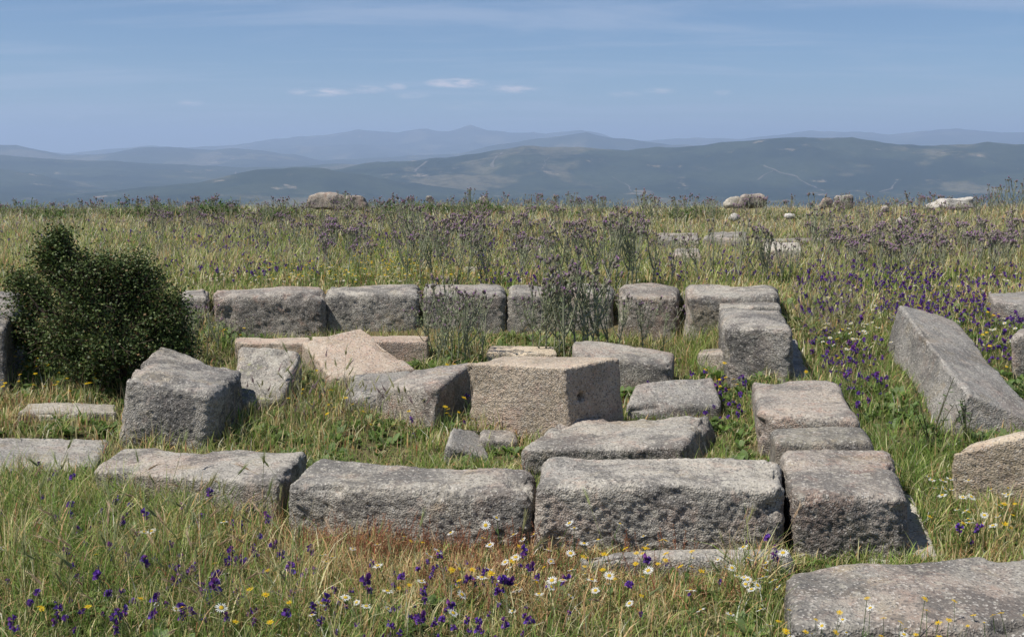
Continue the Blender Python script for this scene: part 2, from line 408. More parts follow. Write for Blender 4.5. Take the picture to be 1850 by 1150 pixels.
# ------------------------------------------------------------------ stones
def rounded_box(dims, r, res):
    a = np.array(dims) / 2.0; r = min(r, .45 * min(dims))
    Vs, Qs = [], []; base = 0
    for ax in range(3):
        u, v = [(1, 2), (2, 0), (0, 1)][ax]
        nu = max(2, int(math.ceil(dims[u] / res))); nv_ = max(2, int(math.ceil(dims[v] / res)))
        gu = np.linspace(-a[u], a[u], nu + 1); gv = np.linspace(-a[v], a[v], nv_ + 1)
        U, Vv = np.meshgrid(gu, gv)
        for s in (-1, 1):
            p = np.zeros((U.size, 3)); p[:, u] = U.ravel(); p[:, v] = Vv.ravel(); p[:, ax] = s * a[ax]
            i = np.arange(nv_)[:, None] * (nu + 1); j = np.arange(nu)[None, :]
            q = (i + j).ravel() + base
            Q = np.stack([q, q + 1, q + nu + 2, q + nu + 1], 1)
            if s < 0: Q = Q[:, ::-1]
            Vs.append(p); Qs.append(Q); base += len(p)
    V = np.concatenate(Vs); Q = np.concatenate(Qs)
    key = np.round(V * 1e5).astype(np.int64)
    _, idx, inv = np.unique(key, axis=0, return_index=True, return_inverse=True)
    V = V[idx]; Q = inv.reshape(-1)[Q]
    inner = np.clip(V, -(a - r), a - r); d = V - inner
    l = np.linalg.norm(d, axis=1)[:, None]; V = inner + d / np.maximum(l, 1e-9) * r
    return V / a, Q
def vnormals(V, Q):
    fn = np.cross(V[Q[:, 2]] - V[Q[:, 0]], V[Q[:, 3]] - V[Q[:, 1]])
    n = np.zeros_like(V)
    for k in range(4): np.add.at(n, Q[:, k], fn)
    return n / (np.linalg.norm(n, axis=1)[:, None] + 1e-12)
FOOT = []        # footprints (convex polygons) kept free of plants
def hexa(name, C, mat, label, cat='stone block', group=None, r=.05, res=.014, big=.012, mid=.007, fin=.0035, seed=None, hook=None, foot=True, parent=None):
    """C: 8 corners, bottom (fl, fr, br, bl) then top (fl, fr, br, bl)"""
    C = np.array(C, float)
    seed = seed if seed is not None else len(FOOT) * 7 + 3
    dims = [np.mean([np.linalg.norm(C[1] - C[0]), np.linalg.norm(C[5] - C[4]), np.linalg.norm(C[6] - C[7]), np.linalg.norm(C[2] - C[3])]),
            np.mean([np.linalg.norm(C[3] - C[0]), np.linalg.norm(C[2] - C[1]), np.linalg.norm(C[7] - C[4]), np.linalg.norm(C[6] - C[5])]),
            np.mean([np.linalg.norm(C[k + 4] - C[k]) for k in range(4)])]
    N, Q = rounded_box(dims, r, res)
    u, v, w = [(N[:, k] + 1)[:, None] / 2 for k in range(3)]
    V = ((1 - w) * ((1 - v) * ((1 - u) * C[0] + u * C[1]) + v * ((1 - u) * C[3] + u * C[2]))
         + w * ((1 - v) * ((1 - u) * C[4] + u * C[5]) + v * ((1 - u) * C[7] + u * C[6])))
    nr = vnormals(V, Q)
    S = V + seed * 1.37
    edge = np.clip((np.sort(np.abs(N), 1)[:, 1] - .62) / .3, 0, 1)[:, None]
    rough = 1 - .6 * np.clip((nr[:, 2] - .5) / .4, 0, 1)          # worn smooth on top, coarse on the sides
    d = 1.35 * big * fbm(S, 2.1, 3, seed) + rough * (mid * .62 * fbm(S + .05 * np.stack([fbm(S, 9, 2, 1), fbm(S, 9, 2, 2), fbm(S, 9, 2, 3)], 1), 4.3, 4, seed + 5, .5) + fin * .75 * fbm(S[:, [1, 2, 0]] * [1.0, 1.3, .9], 61.0, 2, seed + 9))
    chips = np.clip(fbm(S, 4.5, 3, seed + 13) - .15, 0, 1) * .075 * min(1, r / .04)
    V = V + nr * (d[:, None] - edge * chips[:, None])
    if hook: V = hook(V, nr)
    bot = C[:4].mean(0); org = np.array([bot[0], bot[1], float(gz(bot[0], bot[1])[0])]) if parent is None else np.zeros(3)
    me = mesh_from(name, V - org, Q, GM[mat] if isinstance(mat, str) else mat, smooth=True, per=4)
    o = link(name, me, org, label=label, cat=cat, group=group, parent=parent)
    if foot: FOOT.append(C[:, :2].copy() if foot == 'all' else (C[:4, :2] * .45 + C[4:, :2] * .55) if foot == 'mid' else C[:4, :2].copy())
    return o
def stone(mat, label, fbl, fbr, ftl, ftr, btl, btr, dz=(0, 0), z0=(None, None), dyt=.015, bury=.12, bb=None, Y=None, name='granite_block', **kw):
    """corners by their pixel in the photograph, placed at real depth: front foot on the ground, front top above it, back top on the level of the front top (+dz)"""
    A = G(*fbl) if z0[0] is None else Pz(fbl[0], fbl[1], z0[0]); B = G(*fbr) if z0[1] is None else Pz(fbr[0], fbr[1], z0[1])
    if Y: A = P3(fbl[0], fbl[1], Y[0]); B = P3(fbr[0], fbr[1], Y[1])
    c = P3(ftl[0], ftl[1], A[1] + dyt); d = P3(ftr[0], ftr[1], B[1] + dyt)
    e = Pz(btl[0], btl[1], c[2] + dz[0]); f = Pz(btr[0], btr[1], d[2] + dz[1])
    eb = e.copy(); fb = f.copy()
    if bb:
        eb, fb = bb(e.copy(), f.copy())
        eb = np.array(eb, float); fb = np.array(fb, float)
    eb[2] = min(A[2], e[2] - .1) - bury; fb[2] = min(B[2], f[2] - .1) - bury
    if eb[2] > e[2] - .05: eb[2] = e[2] - .15
    A = A + [0, 0, -bury]; B = B + [0, 0, -bury]
    return hexa(name, [A, B, fb, eb, c, d, f, e], mat, label, **kw)

def slab(mat, label, quad, th, side=(0, 0), **kw):
    """a block known by its upper face: four (pixel x, pixel y, depth) corners fl, fr, br, bl, and its thickness"""
    T = [P3(*q) for q in quad]
    B_ = [t - np.array([side[0], side[1], th]) for t in T]
    return hexa('granite_block', B_ + T, mat, label, **kw)
WALL = 'granite blocks of the front wall'; BACK = 'granite blocks of the back wall'; SIDE = 'granite blocks of the right side wall'; TUM = 'tumbled granite blocks inside the walls'
# --- front wall
stone('blue', 'low flat grey slab at the left picture edge, continuing the front wall', (-150, 872), (178, 862), (-150, 838), (172, 842), (-130, 790), (198, 796), group=WALL, r=.03, name='granite_slab')
stone('grey', 'grey block with hollowed top and pink edges, sunk in tall grass', (168, 905), (503, 948), (160, 846), (507, 868), (215, 800), (560, 808), group=WALL, r=.045, res=.009, big=.016, mid=.012, fin=.005)
stone('grey', 'long rounded grey block in the middle of the front wall, sloping down to the right', (510, 972), (958, 992), (510, 872), (962, 888), (572, 824), (968, 846), group=WALL, r=.07, res=.009, big=.014, mid=.01, fin=.0085)
stone('grey', 'longest front wall block with a pale level top, right of the rounded one', (962, 998), (1423, 1008), (962, 872), (1423, 878), (985, 820), (1408, 822), group=WALL, r=.06, res=.009, big=.010, mid=.009, fin=.0085)
stone('blue', 'smooth grey foundation ledge showing under the longest front wall block', (1040, 1040), (1432, 1056), (1045, 1004), (1432, 1004), (1040, 985), (1432, 985), name='foundation_ledge', group='foundation ledges', r=.04, mid=.008, big=.03)
# --- right side wall, front to back
stone('pinkg', 'coarse grey corner block with pinkish front edge, nearest in the right side wall', (1436, 1012), (1648, 1012), (1430, 890), (1640, 895), (1408, 808), (1610, 812), group=SIDE, r=.06, res=.009, big=.012, mid=.010, fin=.0085)
stone('greyd', 'low grey block with yellow green lichen spots, second in the right side wall', (1405, 905), (1600, 905), (1398, 794), (1580, 798), (1386, 767), (1562, 767), group=SIDE, r=.05, z0=(.04, .04))
stone('pinkg', 'broad grey block with flat blotched top, third in the right side wall', (1372, 832), (1566, 838), (1366, 745), (1555, 757), (1358, 682), (1516, 684), group=SIDE, r=.05, res=.011)
stone('dark', 'tall cube shaped block with pale top and dark face in the right side wall', (1316, 704), (1440, 696), (1306, 592), (1434, 592), (1300, 558), (1412, 556), group=SIDE, r=.045, res=.011, mid=.01, fin=.0085)
stone('grey', 'flat topped block right behind the tall cube shaped block of the side wall', (1304, 640), (1428, 640), (1298, 555), (1411, 553), (1298, 530), (1402, 526), group=SIDE, r=.03, z0=(.2, .2))
# --- back wall
def back(x0, x1, yb, yf, yt, mat, label, r=.06, zz=(.2, .2)):
    stone(mat, label, (x0 + 3, yb), (x1 - 3, yb), (x0 + 4, yf), (x1 - 4, yf), (x0 + 6, yt), (x1 - 6, yt), z0=zz, group=BACK, r=r, res=.014, big=.018, mid=.012, fin=.0085)
back(318, 383, 612, 533, 519, 'grey', 'leftmost back wall block, half hidden by the dark bush')
back(380, 592, 616, 533, 517, 'pinkg', 'longest back wall block, second from the left, with orange tinted left end')
back(584, 764, 612, 530, 513, 'grey', 'rugged dark faced back wall block above the pale pink wedge')
back(761, 916, 612, 530, 514, 'dark', 'grey back wall block directly left of the one overgrown by thistles')
back(914, 1115, 612, 530, 514, 'grey', 'wide back wall block largely hidden behind the tall thistles')
back(1114, 1232, 618, 533, 515, 'pinkg', 'short squarish pinkish back wall block near the right corner')
back(1233, 1412, 628, 532, 513, 'grey', 'rightmost back wall block forming the corner with the side wall')
for (x0, x1, y0, y1, lb) in [(425, 560, 650, 617, 'pinkish foundation ledge under the longest back wall block'), (562, 775, 655, 614, 'pinkish foundation ledge behind the pale pink wedge')]:
    stone('pink', lb, (x0, y0), (x1, y0), (x0, y1 + 2), (x1, y1 + 2), (x0, y1 - 9), (x1, y1 - 9), name='foundation_ledge', group='foundation ledges', r=.02, z0=(.18, .18))
stone('pale', 'pale foundation ledge at the right foot of the coarse corner block', (1560, 1030), (1706, 1018), (1560, 1018), (1702, 1005), (1580, 880), (1640, 880), name='foundation_ledge', group='foundation ledges', r=.02, dz=(.05, .06), mid=.005)
stone('blue', 'low grey foundation ledge beside the foot of the tall cube shaped block', (1400, 700), (1466, 688), (1400, 690), (1464, 678), (1400, 610), (1440, 612), name='foundation_ledge', group='foundation ledges', r=.03, dz=(.1, .1))
stone('pinkg', 'small pale stone between the back wall corner and the tall cube shaped block', (1262, 668), (1310, 668), (1262, 640), (1312, 640), (1266, 626), (1308, 626), r=.02, group='foundation ledges')
# --- tumbled inside
stone('dark', 'big dark cube like boulder standing on the left inside the walls', (206, 806), (362, 812), (216, 676), (388, 712), (285, 626), (440, 664), group=TUM, r=.055, res=.009, big=.022, mid=.014, fin=.007, z0=(.07, .06))
slab('greyl', 'leaning grey slab with a yellow lichen patch right behind the big dark boulder', [(412, 738, 6.9), (512, 722, 6.95), (545, 630, 7.45), (432, 616, 7.5)], .22, group=TUM, r=.05, res=.011, side=(0, -.12))
slab('pink', 'pale pink wedge shaped stone with a pointed top leaning on the back foundation', [(596, 684, 7.55), (752, 666, 7.7), (652, 590, 8.3), (545, 618, 8.25)], .22, group=TUM, r=.025, mid=.005, res=.011)
stone('blue', 'flat blue grey slab lying below the pale pink wedge', (618, 745), (735, 755), (622, 715), (730, 722), (640, 665), (745, 666), dz=(.02, .02), group=TUM, r=.035, foot='all')
stone('pinkg', 'sloping pink grey block with a dark end, leaning against the big cut block', (668, 752), (784, 782), (680, 700), (790, 702), (745, 668), (856, 652), dz=(.06, .04), group=TUM, r=.035, res=.011, bb=lambda e, f: (e + [-.02, 0, 0], f + [.02, 0, 0]))
HOLE = None
def cut_hole(V, n):
    # the round socket drilled into the shaded end of the block
    c = CUT_C; ax = CUT_N
    d = V - c; along = d @ ax; rad = np.linalg.norm(d - along[:, None] * ax, axis=1)
    k = np.clip(1 - (rad / .032) ** 4, 0, 1) * (np.abs(along) < .08)
    return V - ax * (.07 * k)[:, None]
_A = G(846, 772); _B = Pz(1030, 812, .06); _c = P3(840, 655, _A[1] + .01); _d = P3(1022, 664, _B[1] + .01)
_f = Pz(1120, 645, _d[2] - .0); _e = Pz(915, 641, _c[2] + .0)
_fb = P3(1136, 800, _f[1]); _eb = _e.copy(); _eb[2] = _A[2] - .1
_bx = np.cross(_f - _d, _B - _d); CUT_N = _bx / np.linalg.norm(_bx); CUT_N = CUT_N if CUT_N[0] > 0 else -CUT_N
_t = (CAMH - 0) and ray_dir(1052, 716); _dv = np.array(_t); _o = np.array([0, 0, CAMH]); CUT_C = _o + _dv * (np.dot(_d - _o, CUT_N) / np.dot(_dv, CUT_N))
hexa('granite_block', [_A, _B, _fb, _eb, _c, _d, _f, _e], 'cut', 'big square cut tan block with a round hole in its shaded end', group=TUM, r=.022, res=.008, big=.006, mid=.006, fin=.005, hook=cut_hole)
stone('tan', 'small cream coloured slab just behind the big square cut block', (882, 662), (1006, 662), (880, 636), (1008, 637), (886, 624), (1000, 625), group=TUM, r=.015, mid=.003, big=.004)
stone('grey', 'long flat grey block with dark right end, just behind the longest front wall block', (945, 872), (1240, 872), (938, 812), (1236, 806), (1010, 758), (1280, 745), group=TUM, r=.03, res=.009, big=.012, mid=.009, fin=.006, z0=(.03, .03), bb=lambda e, f: (e, f + [.12, -.02, 0]))
stone('grey', 'grey block with a sloping upper edge in front of the thistle covered back wall', (1045, 700), (1215, 706), (1035, 640), (1212, 660), (1030, 606), (1222, 636), dz=(.05, .03), group=TUM, r=.04, mid=.01)
stone('blue', 'smooth pale grey sloping stone right of the big cut block', (1135, 760), (1300, 756), (1128, 738), (1308, 728), (1145, 690), (1290, 674), dz=(.12, .12), group=TUM, r=.04, foot='all')
stone('blue', 'small triangular grey shard in the grass below the big cut block', (800, 838), (885, 836), (806, 806), (884, 826), (818, 770), (862, 772), dz=(.05, .05), group=TUM, r=.02, foot='all', name='stone_shard')
stone('pinkg', 'small brownish stone wedged under the big square cut block', (862, 812), (938, 812), (864, 792), (936, 796), (870, 776), (928, 778), dz=(.01, .01), group=TUM, r=.025, name='stone_shard')
# --- around
stone('blue', 'huge long grey block leaning over in the meadow on the right', (1655, 838), (1880, 880), (1752, 712), (1890, 770), (1622, 548), (1722, 578), dz=(.28, .33), Y=(6.2, 6.2), group='loose stones around the walls', r=.03, res=.013, big=.018, mid=.010, fin=.005, dyt=.12,
      bb=lambda e, f: (P3(1580, 690, e[1]), P3(1745, 640, f[1])), foot='mid')
stone('tan', 'tan rough stone with a curved top edge at the right picture edge', (1728, 930), (1930, 990), (1706, 812), (1930, 772), (1735, 800), (1930, 762), group='loose stones around the walls', r=.045, res=.011, big=.012, mid=.008, fin=.006, Y=(5.25, 5.1))
stone('grey', 'large flat grey slab filling the bottom right corner behind daisies and yellow flowers', (1418, 1215), (2000, 1225), (1424, 1128), (2010, 1132), (1424, 1032), (1900, 980), z0=(0, 0), group='loose stones around the walls', name='granite_slab', r=.05, res=.009, big=.016, mid=.009, fin=.005, dz=(.0, .04))
stone('dark', 'tall dark stone at the left picture edge beside the bush', (-110, 720), (12, 715), (-110, 570), (14, 592), (-60, 520), (44, 530), group='loose stones around the walls', r=.045, res=.012, big=.02, mid=.012, bb=lambda e, f: (e, f + [.14, 0, 0]))
stone('pale', 'low pale slab nearly hidden in grass left of the big dark boulder', (30, 768), (212, 768), (34, 745), (212, 742), (48, 728), (212, 726), group='loose stones around the walls', name='granite_slab', r=.02)
stone('blue', 'flat grey slab at the right picture edge amid purple flowers', (1800, 585), (1960, 600), (1796, 545), (1960, 562), (1782, 526), (1960, 524), group='loose stones around the walls', name='granite_slab', r=.03)
stone('pinkg', 'rounded pinkish stone cut off by the right picture edge above the leaning block', (1830, 690), (1930, 690), (1828, 605), (1930, 600), (1838, 592), (1930, 590), group='loose stones around the walls', r=.05)
MS = 'stones lying in the far meadow'
stone('grey', 'long grey stone in the meadow, left one of the cluster beyond the wall corner', (1196, 452), (1264, 455), (1190, 431), (1264, 434), (1186, 419), (1262, 420), group=MS, r=.05, name='meadow_stone')
stone('grey', 'grey stone behind the thistles, middle one of the cluster beyond the wall corner', (1268, 448), (1352, 452), (1268, 428), (1352, 430), (1282, 418), (1350, 419), group=MS, r=.05, name='meadow_stone')
stone('pale', 'pale square stone lit from above, right one of the cluster beyond the wall corner', (1386, 480), (1446, 480), (1384, 450), (1448, 450), (1380, 435), (1444, 435), group=MS, r=.03, name='meadow_stone')
stone('pinkg', 'rounded pinkish stone just below the grey ones of the meadow cluster', (1214, 480), (1268, 482), (1212, 458), (1268, 460), (1220, 446), (1264, 447), group=MS, r=.06, name='meadow_stone')
stone('grey', 'flat stone strip at the back of the meadow cluster', (1354, 442), (1502, 444), (1354, 433), (1500, 435), (1360, 429), (1496, 429), group=MS, r=.03, name='meadow_stone')
stone('pinkg', 'small stone poking out of flowers behind the back wall', (836, 500), (866, 500), (834, 488), (868, 488), (840, 482), (862, 482), group=MS, r=.03, name='meadow_stone')
def rock(mat, label, x0, x1, yb, yt, top=None, Yd=None, group='rocks on the crest of the hill', **kw):
    A = G(x0, yb); Yv = Yd or A[1]
    dpt = (x1 - x0) / F * Yv * .6
    A = P3(x0, yb + 4, Yv); B = P3(x1, yb + 4, Yv)
    tl, tr = top or ((x0 + (x1 - x0) * .2, yt), (x0 + (x1 - x0) * .8, yt))
    c = P3(tl[0], tl[1], Yv + .1 * dpt); d = P3(tr[0], tr[1], Yv + .1 * dpt)
    C = [A, B, B + [0, dpt, 0], A + [0, dpt, 0], c, d, d + [0, dpt * .7, -.02], c + [0, dpt * .7, -.02]]
    return hexa('boulder', C, mat, label, 'rock', group, r=.06, res=.028, big=.05, mid=.05, fin=.01, **kw)
rock('pinkg', 'wide rounded tan boulder breaking the skyline left of centre', 545, 640, 374, 347, top=((556, 350), (632, 351)), Yd=23)
rock('pinkg', 'low stone touching the right side of the wide tan skyline boulder', 618, 662, 374, 354, Yd=22.8)
rock('pinkg', 'blocky tan rock on the skyline, left of a pair right of centre', 1338, 1382, 370, 352, top=((1344, 353), (1380, 355)), Yd=24)
rock('pale', 'smaller pale rock at the left foot of the blocky skyline rock', 1312, 1344, 370, 357, Yd=24.2)
rock('grey', 'squared tan rock on the skyline with a flat top, right of the pair', 1508, 1543, 374, 350, top=((1512, 351), (1540, 352)), Yd=24)
rock('pinkg', 'rounded rock at the left foot of the squared skyline rock', 1482, 1510, 374, 354, Yd=24)
rock('white', 'bright white rock on the skyline near the right edge', 1686, 1764, 374, 355, top=((1712, 358), (1758, 356)), Yd=22.2)
rock('pale', 'small pale stone lower left of the white skyline rock', 1588, 1612, 382, 369, Yd=20.5)
rock('white', 'tiny white stone in dry grass below the blocky skyline rock', 1316, 1332, 392, 384, Yd=19.5)
rock('white', 'flat white stone in dry grass between the two skyline rock pairs', 1418, 1440, 391, 382, Yd=20)
rock('white', 'tiny white stone in dry grass below the squared skyline rock', 1472, 1482, 388, 377, Yd=20)
rock('grey', 'small grey rock among ferns on the skyline right of the tan boulder', 765, 785, 362, 353, Yd=24.6)
rock('grey', 'small grey rock standing on the skyline in the middle of the picture', 864, 884, 364, 352, Yd=24.6)
rock('grey', 'small grey stone in pale grass of the right meadow', 1600, 1622, 432, 422, Yd=16, group='rocks in the right meadow')
rock('pale', 'pale flat stone in the grass above the right flower patch', 1620, 1655, 404, 395, Yd=18.5, group='rocks in the right meadow')

# ------------------------------------------------------------------ plant geometry
def footmask(x, y, grow=0.0):
    """True where a stone stands"""
    m = np.zeros(len(x), bool)
    for P in FOOT:
        c = P.mean(0)
        # convex hull
        pts = sorted(map(tuple, P))
        def half(ps):
            h = []
            for p in ps:
                while len(h) > 1 and (h[-1][0] - h[-2][0]) * (p[1] - h[-2][1]) - (h[-1][1] - h[-2][1]) * (p[0] - h[-2][0]) <= 0: h.pop()
                h.append(p)
            return h
        hull = half(pts)[:-1] + half(pts[::-1])[:-1]
        if len(hull) < 3: continue
        H = np.array(hull); H = c + (H - c)
        ins = np.ones(len(x), bool)
        for a, b in zip(H, np.roll(H, -1, 0)):
            e = b - a; l = np.hypot(*e) + 1e-9
            ins &= ((e[0] * (y - a[1]) - e[1] * (x - a[0])) / l) > -grow
        m |= ins
    return m
PX = lambda P: (W / 2 + F * P[:, 0] / (P[:, 1] * math.cos(PITCH) - (P[:, 2] - CAMH) * math.sin(PITCH)),
                Hh / 2 - F * (P[:, 1] * math.sin(PITCH) + (P[:, 2] - CAMH) * math.cos(PITCH)) / (P[:, 1] * math.cos(PITCH) - (P[:, 2] - CAMH) * math.sin(PITCH)))
def blades(P, L, Wd, lean, az_, col, segs=3, colt=None, curve=1.0):
    """one strip of triangles per blade"""
    n = len(P); ts = np.linspace(0, 1, segs + 1)
    dirh = np.stack([np.cos(az_), np.sin(az_)], 1)
    fa = az_ + np.pi / 2 + rs.uniform(-.6, .6, n); side = np.stack([np.cos(fa), np.sin(fa), 0 * fa], 1)
    V = np.zeros((n, 2 * segs + 1, 3)); C = np.zeros((n, 2 * segs + 1, 3)); colt = col if colt is None else colt
    for k, t in enumerate(ts):
        ang = lean * (t ** curve)
        c = P + np.concatenate([dirh * (L * t * np.sin(ang))[:, None], (L * t * np.cos(ang * .9))[:, None]], 1)
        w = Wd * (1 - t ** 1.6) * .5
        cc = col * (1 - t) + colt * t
        if k < segs:
            V[:, 2 * k] = c - side * w[:, None]; V[:, 2 * k + 1] = c + side * w[:, None]; C[:, 2 * k] = cc; C[:, 2 * k + 1] = cc
        else: V[:, 2 * k] = c; C[:, 2 * k] = cc
    T = []
    for k in range(segs - 1): T += [(2 * k, 2 * k + 1, 2 * k + 3), (2 * k, 2 * k + 3, 2 * k + 2)]
    T += [(2 * segs - 2, 2 * segs - 1, 2 * segs)]
    T = np.array(T)[None] + (np.arange(n) * (2 * segs + 1))[:, None, None]
    return V.reshape(-1, 3), T.reshape(-1, 3), C.reshape(-1, 3)
class Acc:
    def __init__(s): s.V = []; s.T = []; s.C = []; s.n = 0
    def add(s, V, T, C):
        if len(V) == 0: return
        V = np.asarray(V, float); s.V.append(V); s.T.append(np.asarray(T) + s.n); s.C.append(np.broadcast_to(np.asarray(C, float), V.shape)); s.n += len(V)
    def arr(s): return np.concatenate(s.V), np.concatenate(s.T), np.concatenate(s.C)
    def mesh(s, name, mat, smooth=False):
        V, T, C = s.arr(); return mesh_from(name, V, T, mat, C, smooth)
def pal(n, cols, wts, jit=.18):
    cols = np.array(cols); wts = np.asarray(wts, float)
    if wts.ndim == 1: idx = rs.choice(len(cols), n, p=wts / wts.sum())
    else:
        cw = np.cumsum(wts / wts.sum(1, keepdims=True), 1); idx = (rs.rand(n)[:, None] > cw).sum(1).clip(0, len(cols) - 1)
    c = cols[idx] * (1 + rs.uniform(-jit, jit, (n, 1))) * (1 + rs.uniform(-.06, .06, (n, 3)))
    return np.clip(c, 0.003, .95)
GREENS = [(.14, .225, .045), (.24, .32, .075), (.38, .41, .13), (.68, .57, .31), (.64, .40, .20), (.50, .19, .11), (.78, .73, .50)]
#          deep green        green          yellow green     straw          dry brown       reddish        pale seed
def gauss(px, py, cx, cy, sx, sy): return np.exp(-((px - cx) / sx) ** 2 - ((py - cy) / sy) ** 2)
def wsig(px, py, x, y):
    """colour weights and heights of the grass; broad patches measured from the photograph, laid out on the ground"""
    n = len(px); patch = n2(x, y, .9, 3, 31); p2 = n2(x, y, 3.5, 2, 33)
    w = np.tile(np.array([.15, .23, .24, .25, .11, .02, .05]), (n, 1))
    h = np.full(n, .10)
    dry = 1.9 * gauss(px, py, 900, 1020, 360, 55) + .5 * gauss(px, py, 620, 985, 140, 30) + .7 * gauss(px, py, 20, 735, 60, 30) + .5 * gauss(px, py, 600, 770, 140, 60) + .55 * gauss(px, py, 1480, 590, 60, 40) + .35 * gauss(px, py, 1150, 1090, 260, 60)
    far = sstep(440, 395, py)
    dry = dry + .5 * far * sstep(800, 1500, px) + .25 * far
    dry = np.clip(dry + .25 * patch, 0, 1.2)
    green = 1.3 * gauss(px, py, 1620, 830, 110, 180) + 1.0 * gauss(px, py, 220, 1060, 330, 130) + .5 * gauss(px, py, 1270, 630, 60, 60) + .5 * gauss(px, py, 1500, 750, 60, 80) + .4 * gauss(px, py, 640, 470, 160, 30)
    green = np.clip(green - .25 * patch, 0, 1)
    w[:, 3] += .8 * dry; w[:, 4] += 1.0 * dry * (py > 900) + .5 * dry; w[:, 6] += .35 * far + .25 * np.clip(p2, 0, 1) * (py < 500)
    w[:, 5] += .8 * (gauss(px, py, 700, 985, 180, 22) + .5 * gauss(px, py, 1180, 1000, 60, 30)) + .05 * dry
    w[:, 0] += 1.0 * green; w[:, 1] += .9 * green
    fine_ = n2(x, y, 6.5, 3, 71)                     # tufts of one kind
    w[:, 3] += .7 * np.clip(fine_ - .1, 0, 1); w[:, 4] += .5 * np.clip(fine_ - .25, 0, 1); w[:, 0] += 1.0 * np.clip(-fine_ - .1, 0, 1) * np.clip(1 - dry, 0, 1)
    h = .08 + .03 * patch + .045 * n2(x, y, 5.0, 2, 77)
    h = h + .10 * gauss(px, py, 150, 1000, 330, 130) + .07 * gauss(px, py, 480, 1120, 200, 80) + .12 * gauss(px, py, 1370, 1080, 60, 80)
    h = h - .055 * gauss(px, py, 950, 1010, 420, 50)
    h = h + .045 * gauss(px, py, 1590, 860, 80, 150) + .07 * gauss(px, py, 560, 760, 160, 70) + .14 * gauss(px, py, 1255, 650, 40, 40)
    h = h + .05 * (py < 515)
    return w, np.maximum(h, .04), dry, green

def sample(n, y0, y1, marg=60):
    """random points on the ground between two depths inside the view wedge"""
    t = W / 2 / F * 1.12; y = np.sqrt(rs.uniform(y0 ** 2, y1 ** 2, n)); x = y * rs.uniform(-t, t, n) + rs.uniform(-.2, .2, n)
    return x, y
grass = Acc()
ZONES = [(3.2, 4.4, 36000, 3, .0032), (4.4, 6.0, 62000, 3, .0036), (6.0, 9.4, 95000, 2, .0045), (9.4, 14, 85000, 2, .0065), (14, 20, 60000, 2, .009), (20, 27.5, 52000, 2, .012)]
for (y0, y1, n, segs, wd) in ZONES:
    # clumped distribution
    n = int(n * 1.09); x, y = sample(n // 7, y0, y1)
    x = np.repeat(x, 7) + rs.normal(0, .025 + .0022 * y0, len(x) * 7); y = np.repeat(y, 7) + rs.normal(0, .025 + .0022 * y0, len(y) * 7)
    cl = np.repeat(rs.rand(n // 7), 7)[:len(x)]
    keep = ~footmask(x, y, -.02); x, y, cl = x[keep], y[keep], cl[keep]
    P = np.stack([x, y, gz(x, y) - .01], 1); px, py = PX(P)
    w, h, dry, green = wsig(px, py, x, y)
    dens = np.clip(.75 + .5 * n2(x, y, 2.6, 2, 51), .25, 1); k = rs.rand(len(x)) < dens
    P, w, h, cl, px, py = P[k], w[k], h[k], cl[k], px[k], py[k]
    m = len(P)
    L = h * rs.uniform(.55, 1.5, m) * (.75 + .6 * cl); 
    wmul = rs.choice([1, 1, 1, 2.2], m)
    c = pal(m, GREENS, w)
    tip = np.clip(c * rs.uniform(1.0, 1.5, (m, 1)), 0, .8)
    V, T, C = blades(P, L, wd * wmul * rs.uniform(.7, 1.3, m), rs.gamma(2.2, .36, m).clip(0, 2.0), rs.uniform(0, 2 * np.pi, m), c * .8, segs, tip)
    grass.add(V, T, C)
# low leafy ground cover (rosettes and clover) between the blades
for (y0, y1, n) in [(3.2, 6, 26000), (6, 9.4, 24000), (9.4, 14, 14000)]:
    x, y = sample(n, y0, y1); keep = ~footmask(x, y, -.02); x, y = x[keep], y[keep]; m = len(x)
    P = np.stack([x, y, gz(x, y) - .004], 1)
    V, T, C = blades(P, rs.uniform(.02, .055, m), rs.uniform(.006, .014, m), rs.uniform(.5, 1.5, m), rs.uniform(0, 6.28, m), pal(m, [(.10, .17, .04), (.16, .23, .06), (.28, .28, .12)], [.5, .4, .1]), 2, curve=.4)
    grass.add(V, T, C)
link('meadow_grass', grass.mesh('meadow_grass', M_GRASS), kind='stuff', label='green and straw coloured wild grass covering the whole meadow', cat='grass')

# seed heads of wild grasses: thin stalk, spindle head with awns
def seed_template(h, hl, hw, col, colh, awn=10, lean=.25, seed=0, aw=.0012):
    r = np.random.RandomState(seed); st = Acc(); hd = Acc()
    ts = np.linspace(0, 1, 6); pts = np.stack([lean * h * ts ** 2, 0 * ts, h * ts], 1)
    tube(st, pts, np.linspace(.0013, .0007, 6), col)
    d = pts[-1] - pts[-2]; d /= np.linalg.norm(d); s = np.cross(d, [0, 1, 0]); s /= np.linalg.norm(s); q = np.cross(d, s)
    for k in range(3):
        a = k * np.pi / 3; e = s * math.cos(a) + q * math.sin(a)
        b = pts[-1]; V = [b, b + d * hl * .35 + e * hw / 2, b + d * hl * .35 - e * hw / 2, b + d * hl]
        hd.add(V, [(0, 1, 2), (1, 3, 2)], colh)
    for k in range(awn):
        a = r.uniform(0, 6.28); e = s * math.cos(a) + q * math.sin(a); t = r.uniform(.1, .9)
        b = pts[-1] + d * hl * t; tip = b + d * hl * r.uniform(.6, 1.0) + e * hl * r.uniform(.15, .38); f = np.cross(d, e) * aw
        hd.add([b - f, b + f, tip], [(0, 1, 2)], np.array(colh) * 1.08)
    return st, hd
